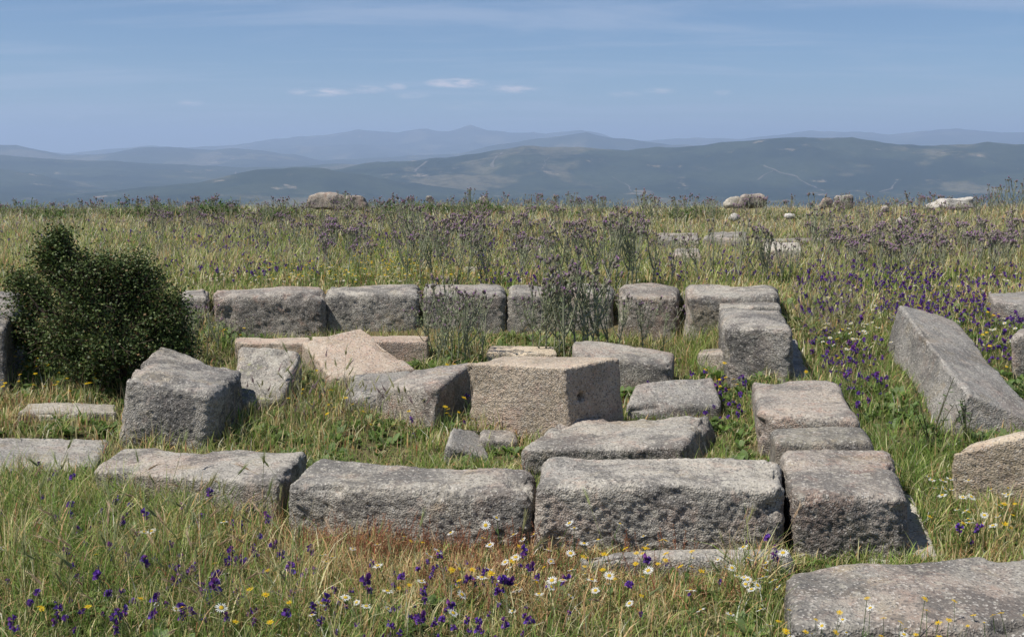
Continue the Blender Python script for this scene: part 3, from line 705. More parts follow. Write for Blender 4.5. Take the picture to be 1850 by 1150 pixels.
def tube(acc, pts, rad, col, sides=4):
    pts = np.asarray(pts, float); n = len(pts); tg = np.gradient(pts, axis=0); tg /= np.linalg.norm(tg, axis=1)[:, None] + 1e-9
    ref = np.array([.31, .9, .2]); a = np.cross(tg, ref); a /= np.linalg.norm(a, axis=1)[:, None] + 1e-9; b = np.cross(tg, a)
    V = []
    for k in range(sides):
        t = 2 * np.pi * k / sides; V.append(pts + (a * math.cos(t) + b * math.sin(t)) * np.asarray(rad)[:, None])
    V = np.stack(V, 1).reshape(-1, 3); T = []
    for i in range(n - 1):
        for k in range(sides):
            p, q = i * sides + k, i * sides + (k + 1) % sides; T += [(p, q, q + sides), (p, q + sides, p + sides)]
    acc.add(V, T, col)
def merge_inst(accs, P, rot, sc, tint=None, lean=None):
    """many placed copies of templates in one mesh; accs: list of (V,T,C)"""
    out = Acc(); idx = rs.randint(0, len(accs), len(P))
    for j, (V, T, C) in enumerate(accs):
        k = np.where(idx == j)[0]
        if len(k) == 0: continue
        c, s = np.cos(rot[k])[:, None], np.sin(rot[k])[:, None]
        X = V[None, :, 0] * c - V[None, :, 1] * s; Y = V[None, :, 0] * s + V[None, :, 1] * c; Z = np.broadcast_to(V[None, :, 2], X.shape)
        A = np.stack([X, Y, Z], 2) * sc[k][:, None, None]
        if lean is not None: A[:, :, 0] += A[:, :, 2] * lean[k][:, None, 0]; A[:, :, 1] += A[:, :, 2] * lean[k][:, None, 1]
        A = A + P[k][:, None, :]
        Tt = T[None] + (np.arange(len(k)) * len(V))[:, None, None]
        CC = np.broadcast_to(C[None], (len(k),) + C.shape).copy()
        if tint is not None: CC *= tint[k][:, None, :]
        out.add(A.reshape(-1, 3), Tt.reshape(-1, 3), CC.reshape(-1, 3))
    return out
def both(st, hd):
    a = Acc(); a.add(*st.arr()); a.add(*hd.arr()); return a.arr()

def scatter_px(regs):
    """regs: (x0,y0,x1,y1,count) rectangles of the photo turned into ground points"""
    out = []
    for (x0, y0, x1, y1, n) in regs:
        p = np.stack([rs.uniform(x0, x1, n), rs.uniform(y0, y1, n)], 1); out.append(p)
    p = np.concatenate(out); Q, ok = Gmany(p); Q = Q[ok]
    Q = Q[~footmask(Q[:, 0], Q[:, 1], .01)]
    return Q
def place(kind, templ, Q, sc, label, group, cat, partnames, nparts=130, nmax=300, rotj=.0, mats=None, stuff_label=None, leanj=.12):
    """nearest nmax as individual things (the first nparts with parts), the rest one stuff mesh"""
    order = np.argsort(Q[:, 1]); Q = Q[order]; sc = sc[order]
    pm = []; sm = []
    for t in templ:
        flat = [(q, t__) for q, t_ in enumerate(t) for t__ in (t_ if isinstance(t_, list) else [t_])]
        pm.append([(partnames[q], t_.mesh(partnames[q], mats[q])) for q, t_ in flat])
        a = Acc(); mi = []
        for q, t_ in flat:
            V, T, C = t_.arr(); a.add(V, T, C); mi += [q] * len(T)
        V, T, C = a.arr(); sm.append(mesh_from(kind, V, T, mats, C, midx=mi))
    for i in range(min(nmax, len(Q))):
        j = rnd.randrange(len(templ)); rot = (rnd.gauss(0, leanj), rnd.gauss(0, leanj), rnd.uniform(0, 6.28)); s = float(sc[i])
        lb = label(Q[i]) if callable(label) else label; gp = group(Q[i]) if callable(group) else group
        if i < nparts:
            e = link(kind, None, Q[i], rot=rot, scale=s, label=lb, cat=cat, group=gp); e.empty_display_size = .02
            for pn, me in pm[j]: link(pn, me, parent=e)
        else: link(kind, sm[j], Q[i], rot=rot, scale=s, label=lb, cat=cat, group=gp)
    if len(Q) > nmax and stuff_label:
        P = Q[nmax:]; n = len(P)
        accs = []
        for t in templ:
            a = Acc(); [a.add(*t__.arr()) for t_ in t for t__ in (t_ if isinstance(t_, list) else [t_])]; accs.append(a.arr())
        out = merge_inst(accs, P, rs.uniform(0, 6.28, n), sc[nmax:], lean=rs.normal(0, .14, (n, 2)))
        link(kind + '_carpet', out.mesh(kind + '_carpet', mats[-1]), kind='stuff', label=stuff_label, cat=cat)

def where(Q):
    px, py = PX(Q[None]); px, py = float(px[0]), float(py[0])
    if py > 870 and px < 1425:
        a = ['at the left picture edge', 'below the pink edged block', 'below the rounded middle wall block', 'below the longest wall block'][int(px > 160) + int(px > 510) + int(px > 960)]
        return ('at the bottom edge, ' if py > 1075 else 'in foreground grass ') + a
    if py > 1000: return 'at the flat slab in the bottom right corner'
    if px > 1400 and py > 600: return 'in the green strip between side wall and leaning block'
    if px > 1400: return 'in the meadow beyond the leaning block'
    if px < 400 and py > 600: return 'below the dark bush'
    if py > 560: return 'inside the walls, ' + ('left of the cut block' if px < 840 else 'right of the cut block')
    return 'behind the back wall, ' + ('left half' if px < 925 else 'right half')
def zone(Q):
    px, py = PX(Q[None]); return float(px[0]), float(py[0])

# --- purple bugloss
def bugloss(seed):
    r = np.random.RandomState(seed); st = Acc(); fl = Acc(); h = r.uniform(.12, .18)
    ts = np.linspace(0, 1, 6); ln = r.uniform(-.03, .03, 2); pts = np.stack([ln[0] * ts ** 2, ln[1] * ts ** 2, h * ts], 1)
    tube(st, pts, np.linspace(.0025, .0015, 6), (.13, .16, .07))
    for k in range(9):
        t = r.uniform(.05, .85); b = pts[0] * (1 - t) + pts[-1] * t; a = r.uniform(0, 6.28); d = np.array([math.cos(a), math.sin(a), r.uniform(.4, 1.2)]); d /= np.linalg.norm(d)
        s = np.cross(d, [0, 0, 1]) * .0045; l = r.uniform(.025, .045)
        st.add([b, b + d * l * .5 + s, b + d * l - [0, 0, .006], b + d * l * .5 - s], [(0, 1, 2), (0, 2, 3)], np.array((.11, .16, .06)) * r.uniform(.8, 1.2))
    for k in range(9):
        t = r.uniform(.74, 1.04); b = pts[0] * (1 - t) + pts[-1] * t; a = r.uniform(0, 6.28); d = np.array([math.cos(a), math.sin(a), r.uniform(.2, 1.3)]); d /= np.linalg.norm(d)
        s = np.cross(d, [.1, .2, 1]); s /= np.linalg.norm(s); q = np.cross(d, s); l = r.uniform(.014, .023); w = l * r.uniform(.38, .6)
        col = np.array([(.15, .07, .42), (.20, .08, .44), (.24, .10, .44), (.27, .08, .34)][r.randint(4)]) * r.uniform(.55, 1.05)
        V = [b] + [b + d * l * r.uniform(.85, 1.1) + (s * math.cos(u) + q * math.sin(u)) * w for u in np.arange(5) * 1.2566]
        fl.add(V, [(0, 1 + i, 1 + (i + 1) % 5) for i in range(5)], col)
    return st, fl
BT = [bugloss(s) for s in range(7)]
Q = scatter_px([(0, 940, 560, 1190, 88), (180, 1030, 560, 1190, 62), (560, 1040, 960, 1200, 85), (0, 860, 560, 960, 16), (950, 1020, 1400, 1160, 16), (1300, 960, 1420, 1080, 7),
                (1480, 640, 1600, 780, 95), (1440, 590, 1560, 680, 70), (1250, 700, 1345, 800, 42), (1140, 700, 1280, 740, 10), (1640, 990, 1850, 1010, 6), (740, 700, 860, 800, 12),
                (1440, 490, 1850, 590, 620), (1440, 470, 1700, 530, 330), (1700, 560, 1850, 680, 120), (1600, 545, 1850, 600, 120), (860, 450, 1010, 545, 260), (640, 440, 900, 500, 220), (300, 450, 580, 510, 260), (300, 420, 1000, 470, 520),
                (0, 400, 900, 450, 420), (1180, 470, 1440, 520, 200), (1000, 430, 1850, 480, 520), (380, 500, 480, 520, 25)])
sc = np.clip(.75 + .25 * rs.randn(len(Q)), .5, 1.35) * np.where(Q[:, 1] > 9, .70, np.where(Q[:, 1] > 5.5, .75, .84))
def blab(Q): return 'purple bugloss spike ' + where(Q)
def bgrp(Q): return 'purple bugloss spikes ' + where(Q)
place('bugloss', BT, Q, sc, blab, bgrp, 'flower', ['stem', 'flower_spike'], mats=[M_PLANT, M_PETAL], nmax=300, stuff_label='carpet of deep purple bugloss flowers across the meadow')

# --- daisies
def daisy(seed, petal=(.80, .80, .76), ctr=(.62, .42, .03), h0=.11, rad=.017, np_=15):
    r = np.random.RandomState(seed); st = Acc(); pe = Acc(); ce = Acc(); h = h0 * r.uniform(.85, 1.3)
    ts = np.linspace(0, 1, 5); ln = r.uniform(-.035, .035, 2); pts = np.stack([ln[0] * ts ** 2, ln[1] * ts ** 2, h * ts], 1)
    tube(st, pts, np.linspace(.0014, .001, 5), (.10, .15, .05))
    for k in range(6):
        t = r.uniform(.0, .6); b = pts[0] * (1 - t) + pts[-1] * t; a = r.uniform(0, 6.28); d = np.array([math.cos(a), math.sin(a), 1.]); d /= np.linalg.norm(d); s = np.cross(d, [0, 0, 1]) * .003
        st.add([b, b + d * .015 + s, b + d * .03, b + d * .015 - s], [(0, 1, 2), (0, 2, 3)], (.09, .15, .045))
    nrm = np.array([r.uniform(-.35, .25), r.uniform(-.6, .0), 1.]); nrm /= np.linalg.norm(nrm); s = np.cross(nrm, [0, 1, 0]); s /= np.linalg.norm(s); q = np.cross(nrm, s); c = pts[-1]
    for k in range(np_):
        a = 2 * np.pi * (k + r.uniform(-.2, .2)) / np_; e = s * math.cos(a) + q * math.sin(a); f = np.cross(nrm, e); R_ = rad * r.uniform(.85, 1.08); drop = nrm * R_ * r.uniform(-.1, .18); wv = R_ * 2.6 / np_
        pe.add([c + e * rad * .25, c + e * R_ * .6 + f * wv * .55, c + e * R_ + drop + f * wv * .25, c + e * R_ + drop - f * wv * .25, c + e * R_ * .6 - f * wv * .55], [(0, 1, 2), (0, 2, 3), (0, 3, 4)], np.array(petal) * r.uniform(.9, 1.05))
    V = [c + nrm * rad * .3] + [c + (s * math.cos(u) + q * math.sin(u)) * rad * .38 + nrm * rad * .1 for u in np.arange(7) * 6.2832 / 7]
    ce.add(V, [(0, 1 + i, 1 + (i + 1) % 7) for i in range(7)], ctr)
    return st, ce, pe
DT = [daisy(s) for s in range(5)]
Q = scatter_px([(560, 1000, 1420, 1190, 62), (850, 1000, 1120, 1150, 24), (1300, 1080, 1420, 1200, 10), (1650, 900, 1850, 1010, 30), (330, 485, 770, 528, 230), (1480, 520, 1850, 660, 150), (1650, 470, 1850, 560, 50),
                (1430, 600, 1560, 660, 25), (0, 1000, 500, 1190, 8), (860, 480, 1100, 530, 60), (1430, 1150, 1850, 1190, 0)])
sc = rs.uniform(.9, 1.45, len(Q)) * np.where(Q[:, 1] > 8.5, .62, np.where(Q[:, 1] > 5.6, .8, 1))
def dlab(Q): return 'white daisy with yellow centre ' + where(Q)
def dgrp(Q): return 'white daisies ' + where(Q)
place('daisy', DT, Q, sc, dlab, dgrp, 'flower', ['stem', 'flower_centre', 'petals'], mats=[M_PLANT, M_PETAL, M_PETAL], stuff_label='scatter of small white daisies behind the back wall and in the far meadow')
# --- yellow flowers
YT = [daisy(s + 40, petal=(.78, .56, .02), ctr=(.65, .36, .01), h0=.12, rad=.0125, np_=12) for s in range(5)]
Q = scatter_px([(700, 1010, 1260, 1130, 34), (1100, 1040, 1260, 1100, 14), (0, 660, 240, 740, 85), (170, 610, 300, 690, 22), (540, 700, 860, 800, 60), (1250, 710, 1345, 770, 12), (1130, 560, 1260, 620, 14), (440, 495, 770, 530, 130),
                (640, 470, 760, 510, 90), (60, 1050, 560, 1190, 14), (1640, 960, 1850, 1010, 14), (1450, 540, 1850, 700, 60), (740, 485, 900, 530, 50), (380, 620, 460, 640, 8)])
sc = rs.uniform(.8, 1.35, len(Q))
def ylab(Q): return 'yellow flower on a thin stem ' + where(Q)
def ygrp(Q): return 'yellow flowers ' + where(Q)
place('yellow_flower', YT, Q, sc, ylab, ygrp, 'flower', ['stem', 'flower_centre', 'petals'], mats=[M_PLANT, M_PETAL, M_PETAL], stuff_label='scatter of small yellow flowers behind the back wall')

# taller ones growing in front of the flat slab, bottom right
def slab_front(n):
    q = np.array([[rs.uniform(1420, 1880), rs.uniform(1215, 1300)] for _ in range(n)]); return Gmany(q)[0]
TD = [daisy(s + 70, h0=.19) for s in range(5)]; TY = [daisy(s + 90, petal=(.78, .56, .02), ctr=(.65, .36, .01), h0=.21, rad=.0125, np_=12) for s in range(5)]
Q = slab_front(26); place('daisy', TD, Q, rs.uniform(.75, 1.15, len(Q)), 'white daisy on a tall stem before the flat slab at the bottom right', 'white daisies before the flat slab', 'flower', ['stem', 'flower_centre', 'petals'], mats=[M_PLANT, M_PETAL, M_PETAL])
Q = slab_front(40); place('yellow_flower', TY, Q, rs.uniform(.7, 1.15, len(Q)), 'yellow flower on a tall stem before the flat slab at the bottom right', 'yellow flowers before the flat slab', 'flower', ['stem', 'flower_centre', 'petals'], mats=[M_PLANT, M_PETAL, M_PETAL])
# --- wild barley and grass ears
ET = [seed_template(.22, .055, .009, (.22, .22, .09), (.40, .38, .19), 16, .3, 1), seed_template(.26, .06, .010, (.18, .20, .08), (.33, .36, .17), 18, .5, 2), seed_template(.20, .05, .008, (.30, .24, .12), (.48, .36, .24), 14, .8, 3)]
Q = scatter_px([(0, 900, 560, 1190, 95), (120, 950, 420, 1190, 40), (1290, 980, 1410, 1190, 14), (560, 1050, 1290, 1190, 14), (1610, 830, 1700, 960, 12), (1460, 560, 1560, 640, 20), (460, 720, 700, 800, 20)])
place('wild_barley', ET, Q, rs.uniform(.8, 1.35, len(Q)), lambda q: 'ear of pale wild barley ' + where(q), lambda q: 'wild barley ' + where(q), 'grass ear', ['stalk', 'ear'], mats=[M_PLANT, M_PETAL], leanj=.22)
st = [both(*seed_template(.24, .06, .016, (.25, .24, .10), (.50, .47, .28), 4, .25, 9, .003)), both(*seed_template(.28, .07, .018, (.22, .22, .10), (.44, .42, .24), 4, .4, 8, .003)), both(*seed_template(.26, .06, .014, (.2, .2, .1), (.34, .25, .24), 4, .4, 7, .003))]
Q = scatter_px([(0, 385, 1850, 440, 3800), (0, 380, 1850, 404, 2600), (0, 430, 1850, 520, 2400), (1440, 540, 1560, 640, 150), (440, 700, 780, 810, 160), (1430, 420, 1850, 480, 700)])
n = len(Q); out = merge_inst(st, Q, rs.uniform(0, 6.28, n), rs.uniform(.55, 1.0, n) , lean=rs.normal(.08, .2, (n, 2)))
link('grass_seed_heads', out.mesh('grass_seed_heads', M_GRASS), kind='stuff', label='pale ripe grass seed heads all over the far meadow', cat='grass')
# broad leaved weeds between the grass
LT = []
for s_ in range(5):
    r_ = np.random.RandomState(s_ + 300); a_ = Acc()
    for k_ in range(9):
        an = r_.uniform(0, 6.28); el = r_.uniform(.3, 1.1); d_ = np.array([math.cos(an) * math.cos(el), math.sin(an) * math.cos(el), math.sin(el)]); s2 = np.array([-math.sin(an), math.cos(an), 0]); l_ = r_.uniform(.05, .10); w_ = l_ * r_.uniform(.12, .24)
        m1 = d_ * l_ * .35; m2 = d_ * l_ * .7 - [0, 0, l_ * .08]; m3 = d_ * l_ - [0, 0, l_ * .25]
        a_.add([[0, 0, 0], m1 + s2 * w_, m1 - s2 * w_, m2 + s2 * w_ * .8, m2 - s2 * w_ * .8, m3], [(0, 1, 2), (1, 3, 4), (1, 4, 2), (3, 5, 4)], np.array([(.10, .17, .035), (.14, .22, .05), (.17, .24, .09)][r_.randint(3)]) * r_.uniform(.8, 1.2))
    LT.append(a_.arr())
x, y = sample(5200, 3.3, 9.5); _px, _py = PX(np.stack([x, y, gz(x, y)], 1)); k = ~footmask(x, y, .03) & (n2(x, y, 1.8, 2, 91) > -.05) & (gauss(_px, _py, 900, 1020, 380, 60) < .35); x, y = x[k], y[k]; n = len(x)
out = merge_inst(LT, np.stack([x, y, gz(x, y)], 1), rs.uniform(0, 6.28, n), rs.uniform(.5, 1.3, n))
link('broad_leaves', out.mesh('broad_leaves', M_GRASS), kind='stuff', label='broad leaved green weeds mixed into the grass', cat='weeds')
# reddish sorrel spikes along the foot of the front wall
RT = []
for s_ in range(4):
    r_ = np.random.RandomState(s_ + 400); a_ = Acc(); hh = r_.uniform(.10, .17); ts = np.linspace(0, 1, 5); pts = np.stack([r_.uniform(-.03, .03) * ts ** 2, r_.uniform(-.03, .03) * ts ** 2, hh * ts], 1)
    tube(a_, pts, np.linspace(.0014, .0009, 5), (.36, .15, .09))
    for k_ in range(34):
        t_ = r_.uniform(.35, 1.0); b_ = pts[0] * (1 - t_) + pts[-1] * t_; d_ = r_.normal(0, 1, 3); d_ /= np.linalg.norm(d_); e_ = np.cross(d_, [.3, .2, 1]) * .0022
        a_.add([b_ + d_ * .003 - e_, b_ + d_ * .003 + e_, b_ + d_ * .009], [(0, 1, 2)], np.array([(.40, .17, .11), (.46, .26, .15), (.38, .22, .12)][r_.randint(3)]) * r_.uniform(.7, 1.2))
    RT.append(a_.arr())
Q = scatter_px([(540, 975, 960, 1015, 230), (640, 990, 1050, 1070, 200), (1120, 1000, 1260, 1050, 90), (760, 1030, 1400, 1120, 150), (0, 740, 60, 800, 40), (300, 950, 560, 1000, 60), (480, 740, 760, 810, 60)]); n = len(Q)
out = merge_inst(RT, Q, rs.uniform(0, 6.28, n), rs.uniform(.5, 1.1, n), lean=rs.normal(0, .18, (n, 2)))
link('sorrel', out.mesh('sorrel', M_GRASS), kind='stuff', label='short reddish brown sorrel spikes along the foot of the front wall', cat='sorrel')
# fine dry stems
x, y = sample(5200, 3.3, 9.2); k = ~footmask(x, y, .0); x, y = x[k], y[k]; n = len(x)
P = np.stack([x, y, gz(x, y)], 1); px, py = PX(P); w, h, _, _ = wsig(px, py, x, y)
V, T, C = blades(P, h * rs.uniform(1.3, 2.6, n), np.full(n, .0022), rs.gamma(2, .15, n), rs.uniform(0, 6.28, n), pal(n, [(.34, .27, .14), (.24, .22, .09), (.3, .13, .08)], [.5, .35, .15]), 3)
a = Acc(); a.add(V, T, C); link('dry_stems', a.mesh('dry_stems', M_GRASS), kind='stuff', label='thin dry stems sticking up through the grass', cat='grass')

# --- thistles
def thistle(seed, h=.55, branches=6, spread=.35, pinkk=.6):
    r = np.random.RandomState(seed); st = Acc(); lf = Acc(); heads = []
    SC = (.33, .34, .23)
    lx = r.uniform(-.12, .12, 2)
    ts = np.linspace(0, 1, 9); main = np.stack([lx[0] * h * ts ** 1.5 + .01 * np.sin(ts * 7), lx[1] * h * ts ** 1.5, h * ts], 1)
    def leafy(pts, n, l0):
        for k in range(n):
            i = r.uniform(0, len(pts) - 1.01); a = int(i); b = pts[a] * (1 - i + a) + pts[a + 1] * (i - a)
            an = r.uniform(0, 6.28); d = np.array([math.cos(an), math.sin(an), r.uniform(.2, 1.4)]); d /= np.linalg.norm(d); s = np.cross(d, [0, 0, 1]); s /= np.linalg.norm(s) + 1e-9
            l = l0 * r.uniform(.6, 1.3); w = l * .16; c = np.array([(.22, .29, .13), (.30, .34, .20), (.40, .40, .27)][r.randint(3)]) * r.uniform(.8, 1.15)
            # jagged spiny leaf: midrib with side lobes
            V = [b, b + d * l - [0, 0, l * .2]]; T = []
            lf.add([b - s * w * .3, b + s * w * .3, V[1]], [(0, 1, 2)], c)
            for t in (.25, .5, .75):
                m_ = b + (V[1] - b) * t
                for sg in (-1, 1): lf.add([m_, m_ + d * l * .14, m_ + s * sg * w * 2.1 * (1.1 - t) + d * l * .12 + [0, 0, .004]], [(0, 1, 2)], c)
    def head(p, d):
        hd = Acc(); heads.append(hd)
        d = d / np.linalg.norm(d); s = np.cross(d, [.3, .8, .1]); s /= np.linalg.norm(s); q = np.cross(d, s); R_ = r.uniform(.010, .014)
        ring = lambda t, rr: [p + d * t + (s * math.cos(u) + q * math.sin(u)) * rr for u in np.arange(6) * 1.0472]
        V = ring(0, R_ * .4) + ring(R_ * 1.0, R_) + ring(R_ * 2.0, R_ * .6)
        T = []
        for a in (0, 6):
            for i in range(6): j = (i + 1) % 6; T += [(a + i, a + j, a + j + 6), (a + i, a + j + 6, a + i + 6)]
        hd.add(V, T, np.array((.25, .22, .18)) * r.uniform(.8, 1.2))
        if r.rand() < pinkk:
            col = np.array([(.52, .24, .54), (.48, .28, .48), (.46, .33, .42)][r.randint(3)])
            for k in range(9):
                u = r.uniform(0, 6.28); e = s * math.cos(u) + q * math.sin(u); b = p + d * R_ * 1.9; f = np.cross(d, e) * .003
                hd.add([b - f, b + f, b + d * R_ * r.uniform(.9, 1.7) + e * R_ * r.uniform(.2, 1.2)], [(0, 1, 2)], col)
    tube(st, main, np.linspace(.0075, .0038, 9), SC, 5); leafy(main, 20, .065)
    for k in range(2): head(main[-1] + r.uniform(-.01, .01, 3), main[-1] - main[-2] + r.uniform(-.02, .02, 3))
    for b in range(branches):
        t = r.uniform(.15, .8); i = t * 8; a = int(i); p0 = main[a] * (1 - i + a) + main[a + 1] * (i - a)
        an = r.uniform(0, 6.28); L = h * (1 - t) * r.uniform(.75, 1.15) + .05
        tt = np.linspace(0, 1, 6)[:, None]; o = np.array([math.cos(an), math.sin(an), 0])
        pts = p0 + o * spread * L * (tt ** .7) + np.array([0, 0, 1]) * L * tt ** 1.15
        tube(st, pts, np.linspace(.0055, .0032, 6), SC); leafy(pts, int(5 + 18 * L), .05)
        for k in range(r.randint(1, 4)): head(pts[-1] + r.uniform(-.012, .012, 3), pts[-1] - pts[-2] + r.uniform(-.04, .04, 3))
        for s2 in range(r.randint(0, 3)):
            q0 = pts[r.randint(2, 5)]; q1 = q0 + np.array([r.uniform(-.05, .05), r.uniform(-.05, .05), r.uniform(.05, .1)])
            tube(st, [q0, (q0 + q1) / 2 + [.004, 0, 0], q1], [.0032, .0028, .0024], SC); head(q1, q1 - q0)
    return st, lf, heads
TT = [thistle(s, h=.55, branches=[5, 7, 9, 6, 4, 8][s], spread=[.35, .45, .3, .5, .25, .4][s]) for s in range(6)]
TH = []      # (pixel x of foot, pixel y of foot, height in pixels)
for t in [(782, 520, 130), (800, 522, 108), (845, 522, 112), (825, 520, 95), (868, 520, 92), (1010, 520, 95), (1050, 522, 100), (1098, 525, 140), (1078, 520, 105), (1112, 520, 118), (1130, 520, 120), (1150, 516, 105), (1075, 520, 90), (1180, 516, 92), (1212, 516, 88),
          (1262, 512, 85), (1290, 512, 100), (1330, 512, 112), (1352, 512, 90), (1375, 512, 98), (1412, 514, 70), (1440, 500, 60),
          (1478, 460, 96), (1488, 462, 75), (1462, 465, 80), (1500, 455, 68), (1825, 397, 66), (1810, 395, 50), (1845, 398, 62), (1790, 398, 56), (1838, 400, 50), (740, 470, 105), (715, 450, 82), (640, 470, 50),
          (1160, 420, 75), (1178, 418, 66), (1190, 415, 50), (1220, 410, 55), (800, 655, 95), (782, 650, 85), (825, 660, 105), (850, 655, 98), (870, 650, 85), (770, 640, 100), (805, 640, 108),
          (985, 650, 130), (1010, 652, 118), (1038, 650, 150), (1060, 648, 125), (1085, 645, 130), (1000, 640, 96), (1100, 640, 100), (960, 645, 90), (1120, 640, 85), (1160, 640, 80), (1195, 642, 70),
          (880, 522, 80), (940, 520, 85), (985, 522, 95), (1030, 522, 110), (1142, 520, 115), (1240, 514, 75), (1388, 514, 95), (1425, 512, 70), (760, 520, 100), (735, 516, 88), (1020, 656, 135), (1050, 655, 145), (1072, 652, 118), (970, 652, 110), (840, 660, 112), (815, 662, 92), (790, 664, 80), (315, 650, 82), (350, 655, 80), (375, 650, 82), (395, 645, 58), (300, 645, 55), (420, 640, 50), (455, 636, 48), (335, 640, 60), (52, 640, 60), (1640, 500, 62), (1580, 480, 58), (1700, 490, 60), (1740, 480, 52), (1620, 470, 50), (1670, 470, 55), (1770, 500, 55), (1810, 490, 50)]:
    TH.append(t)
for _ in range(125):
    x_ = rs.uniform(250, 1850); y_ = rs.uniform(395, 470)
    if not (1170 < x_ < 1530 and y_ > 412): TH.append((x_, y_, rs.uniform(28, 52)))
for _ in range(50):
    TH.append((rs.uniform(-20, 1860), rs.uniform(382, 402), rs.uniform(14, 28)))
px = np.array([(a, b) for a, b, c in TH], float); Q, ok = Gmany(px)
sc = np.array([c * (1.2 if b > 600 else 1) for a, b, c in TH]) / F * Q[:, 1] / .60
Q, sc = Q[ok], sc[ok]
def tlab(q):
    px, py = zone(q)
    if py > 600 and px < 500: return 'thistle with pink heads between the bush and the back wall blocks'
    if py > 600 and px < 920: return 'tall grey green thistle growing behind the pale pink wedge'
    if py > 600 and px < 1500: return 'tall grey green thistle before the widest back wall block'
    if py > 485 and px > 1455: return 'thistle in the purple flowers beyond the leaning block'
    if py > 485: return 'tall branching thistle directly behind the ' + ('rugged' if px < 765 else 'dark grey' if px < 916 else 'thistle covered' if px < 1115 else 'short squarish' if px < 1232 else 'rightmost') + ' back wall block'
    if py > 440 and px > 1450: return 'thistle right of the meadow stone cluster'
    if py > 400: return 'thistle with pale heads in the ' + ('left' if px < 620 else 'middle' if px < 1180 else 'right') + ' of the far meadow'
    return 'small distant thistle on the crest in the ' + ('left' if px < 620 else 'middle' if px < 1230 else 'right') + ' third of the view'
def tgrp(q):
    return tlab(q).replace('thistle', 'thistles', 1)
place('thistle', TT, Q, np.clip(sc, .3, 2.2), tlab, tgrp, 'thistle', ['stem', 'leaves', 'flower_head'], mats=[M_PLANT, M_PLANT, M_PETAL], nparts=75, nmax=300, leanj=.07,stuff_label='far thistles in the meadow')
# dull purple haze of distant thistles, too many to count
T2 = []
for s in range(3):
    t = thistle(60 + s, h=.28, branches=3, spread=.3, pinkk=.9); a = Acc(); a.add(*t[0].arr()); [a.add(*h_.arr()) for h_ in t[2]]; T2.append(a.arr())
Q = scatter_px([(250, 385, 1180, 450, 120), (1500, 385, 1850, 430, 30), (0, 380, 1850, 398, 120), (1470, 440, 1850, 500, 90), (560, 430, 1170, 500, 80)]); n = len(Q)
out = merge_inst(T2, Q, rs.uniform(0, 6.28, n), rs.uniform(.7, 1.25, n), lean=rs.normal(0, .1, (n, 2)))
link('thistle_field', out.mesh('thistle_field', M_PLANT), kind='stuff', label='hazy mass of small thistles all over the far meadow', cat='thistles')

# --- leafy green weed beside the leaning block
def weed(seed, h=.4):
    r = np.random.RandomState(seed); st = Acc(); lf = Acc()
    for b in range(5):
        an = r.uniform(0, 6.28); tt = np.linspace(0, 1, 7)[:, None]; o = np.array([math.cos(an), math.sin(an), 0])
        pts = o * .25 * h * tt ** 1.3 + np.array([0, 0, 1]) * h * r.uniform(.6, 1) * tt
        tube(st, pts, np.linspace(.004, .0015, 7), (.10, .10, .05))
        for k in range(16):
            i = r.uniform(1, 5.9); a = int(i); p = pts[a] * (1 - i + a) + pts[a + 1] * (i - a); a2 = r.uniform(0, 6.28)
            d = np.array([math.cos(a2), math.sin(a2), r.uniform(-.1, .8)]); d /= np.linalg.norm(d); s = np.cross(d, [0, 0, 1]); l = r.uniform(.02, .045)
            lf.add([p, p + d * l * .5 + s * l * .22, p + d * l, p + d * l * .5 - s * l * .22], [(0, 1, 2), (0, 2, 3)], np.array((.09, .14, .04)) * r.uniform(.8, 1.3))
    return st, lf
for (a, b, h, lb) in [(1680, 815, .45, 'bushy green weed growing against the huge leaning block'), (1745, 800, .28, 'small green weed at the foot of the dark end of the leaning block'), (560, 700, .2, 'green weed in the shade right of the leaning lichen slab')]:
    q = G(a, b); w_ = weed(int(a), h); e = link('weed', None, q, label=lb, cat='weed'); link('stem', w_[0].mesh('stem', M_PLANT), parent=e); link('leaves', w_[1].mesh('leaves', M_PLANT), parent=e)

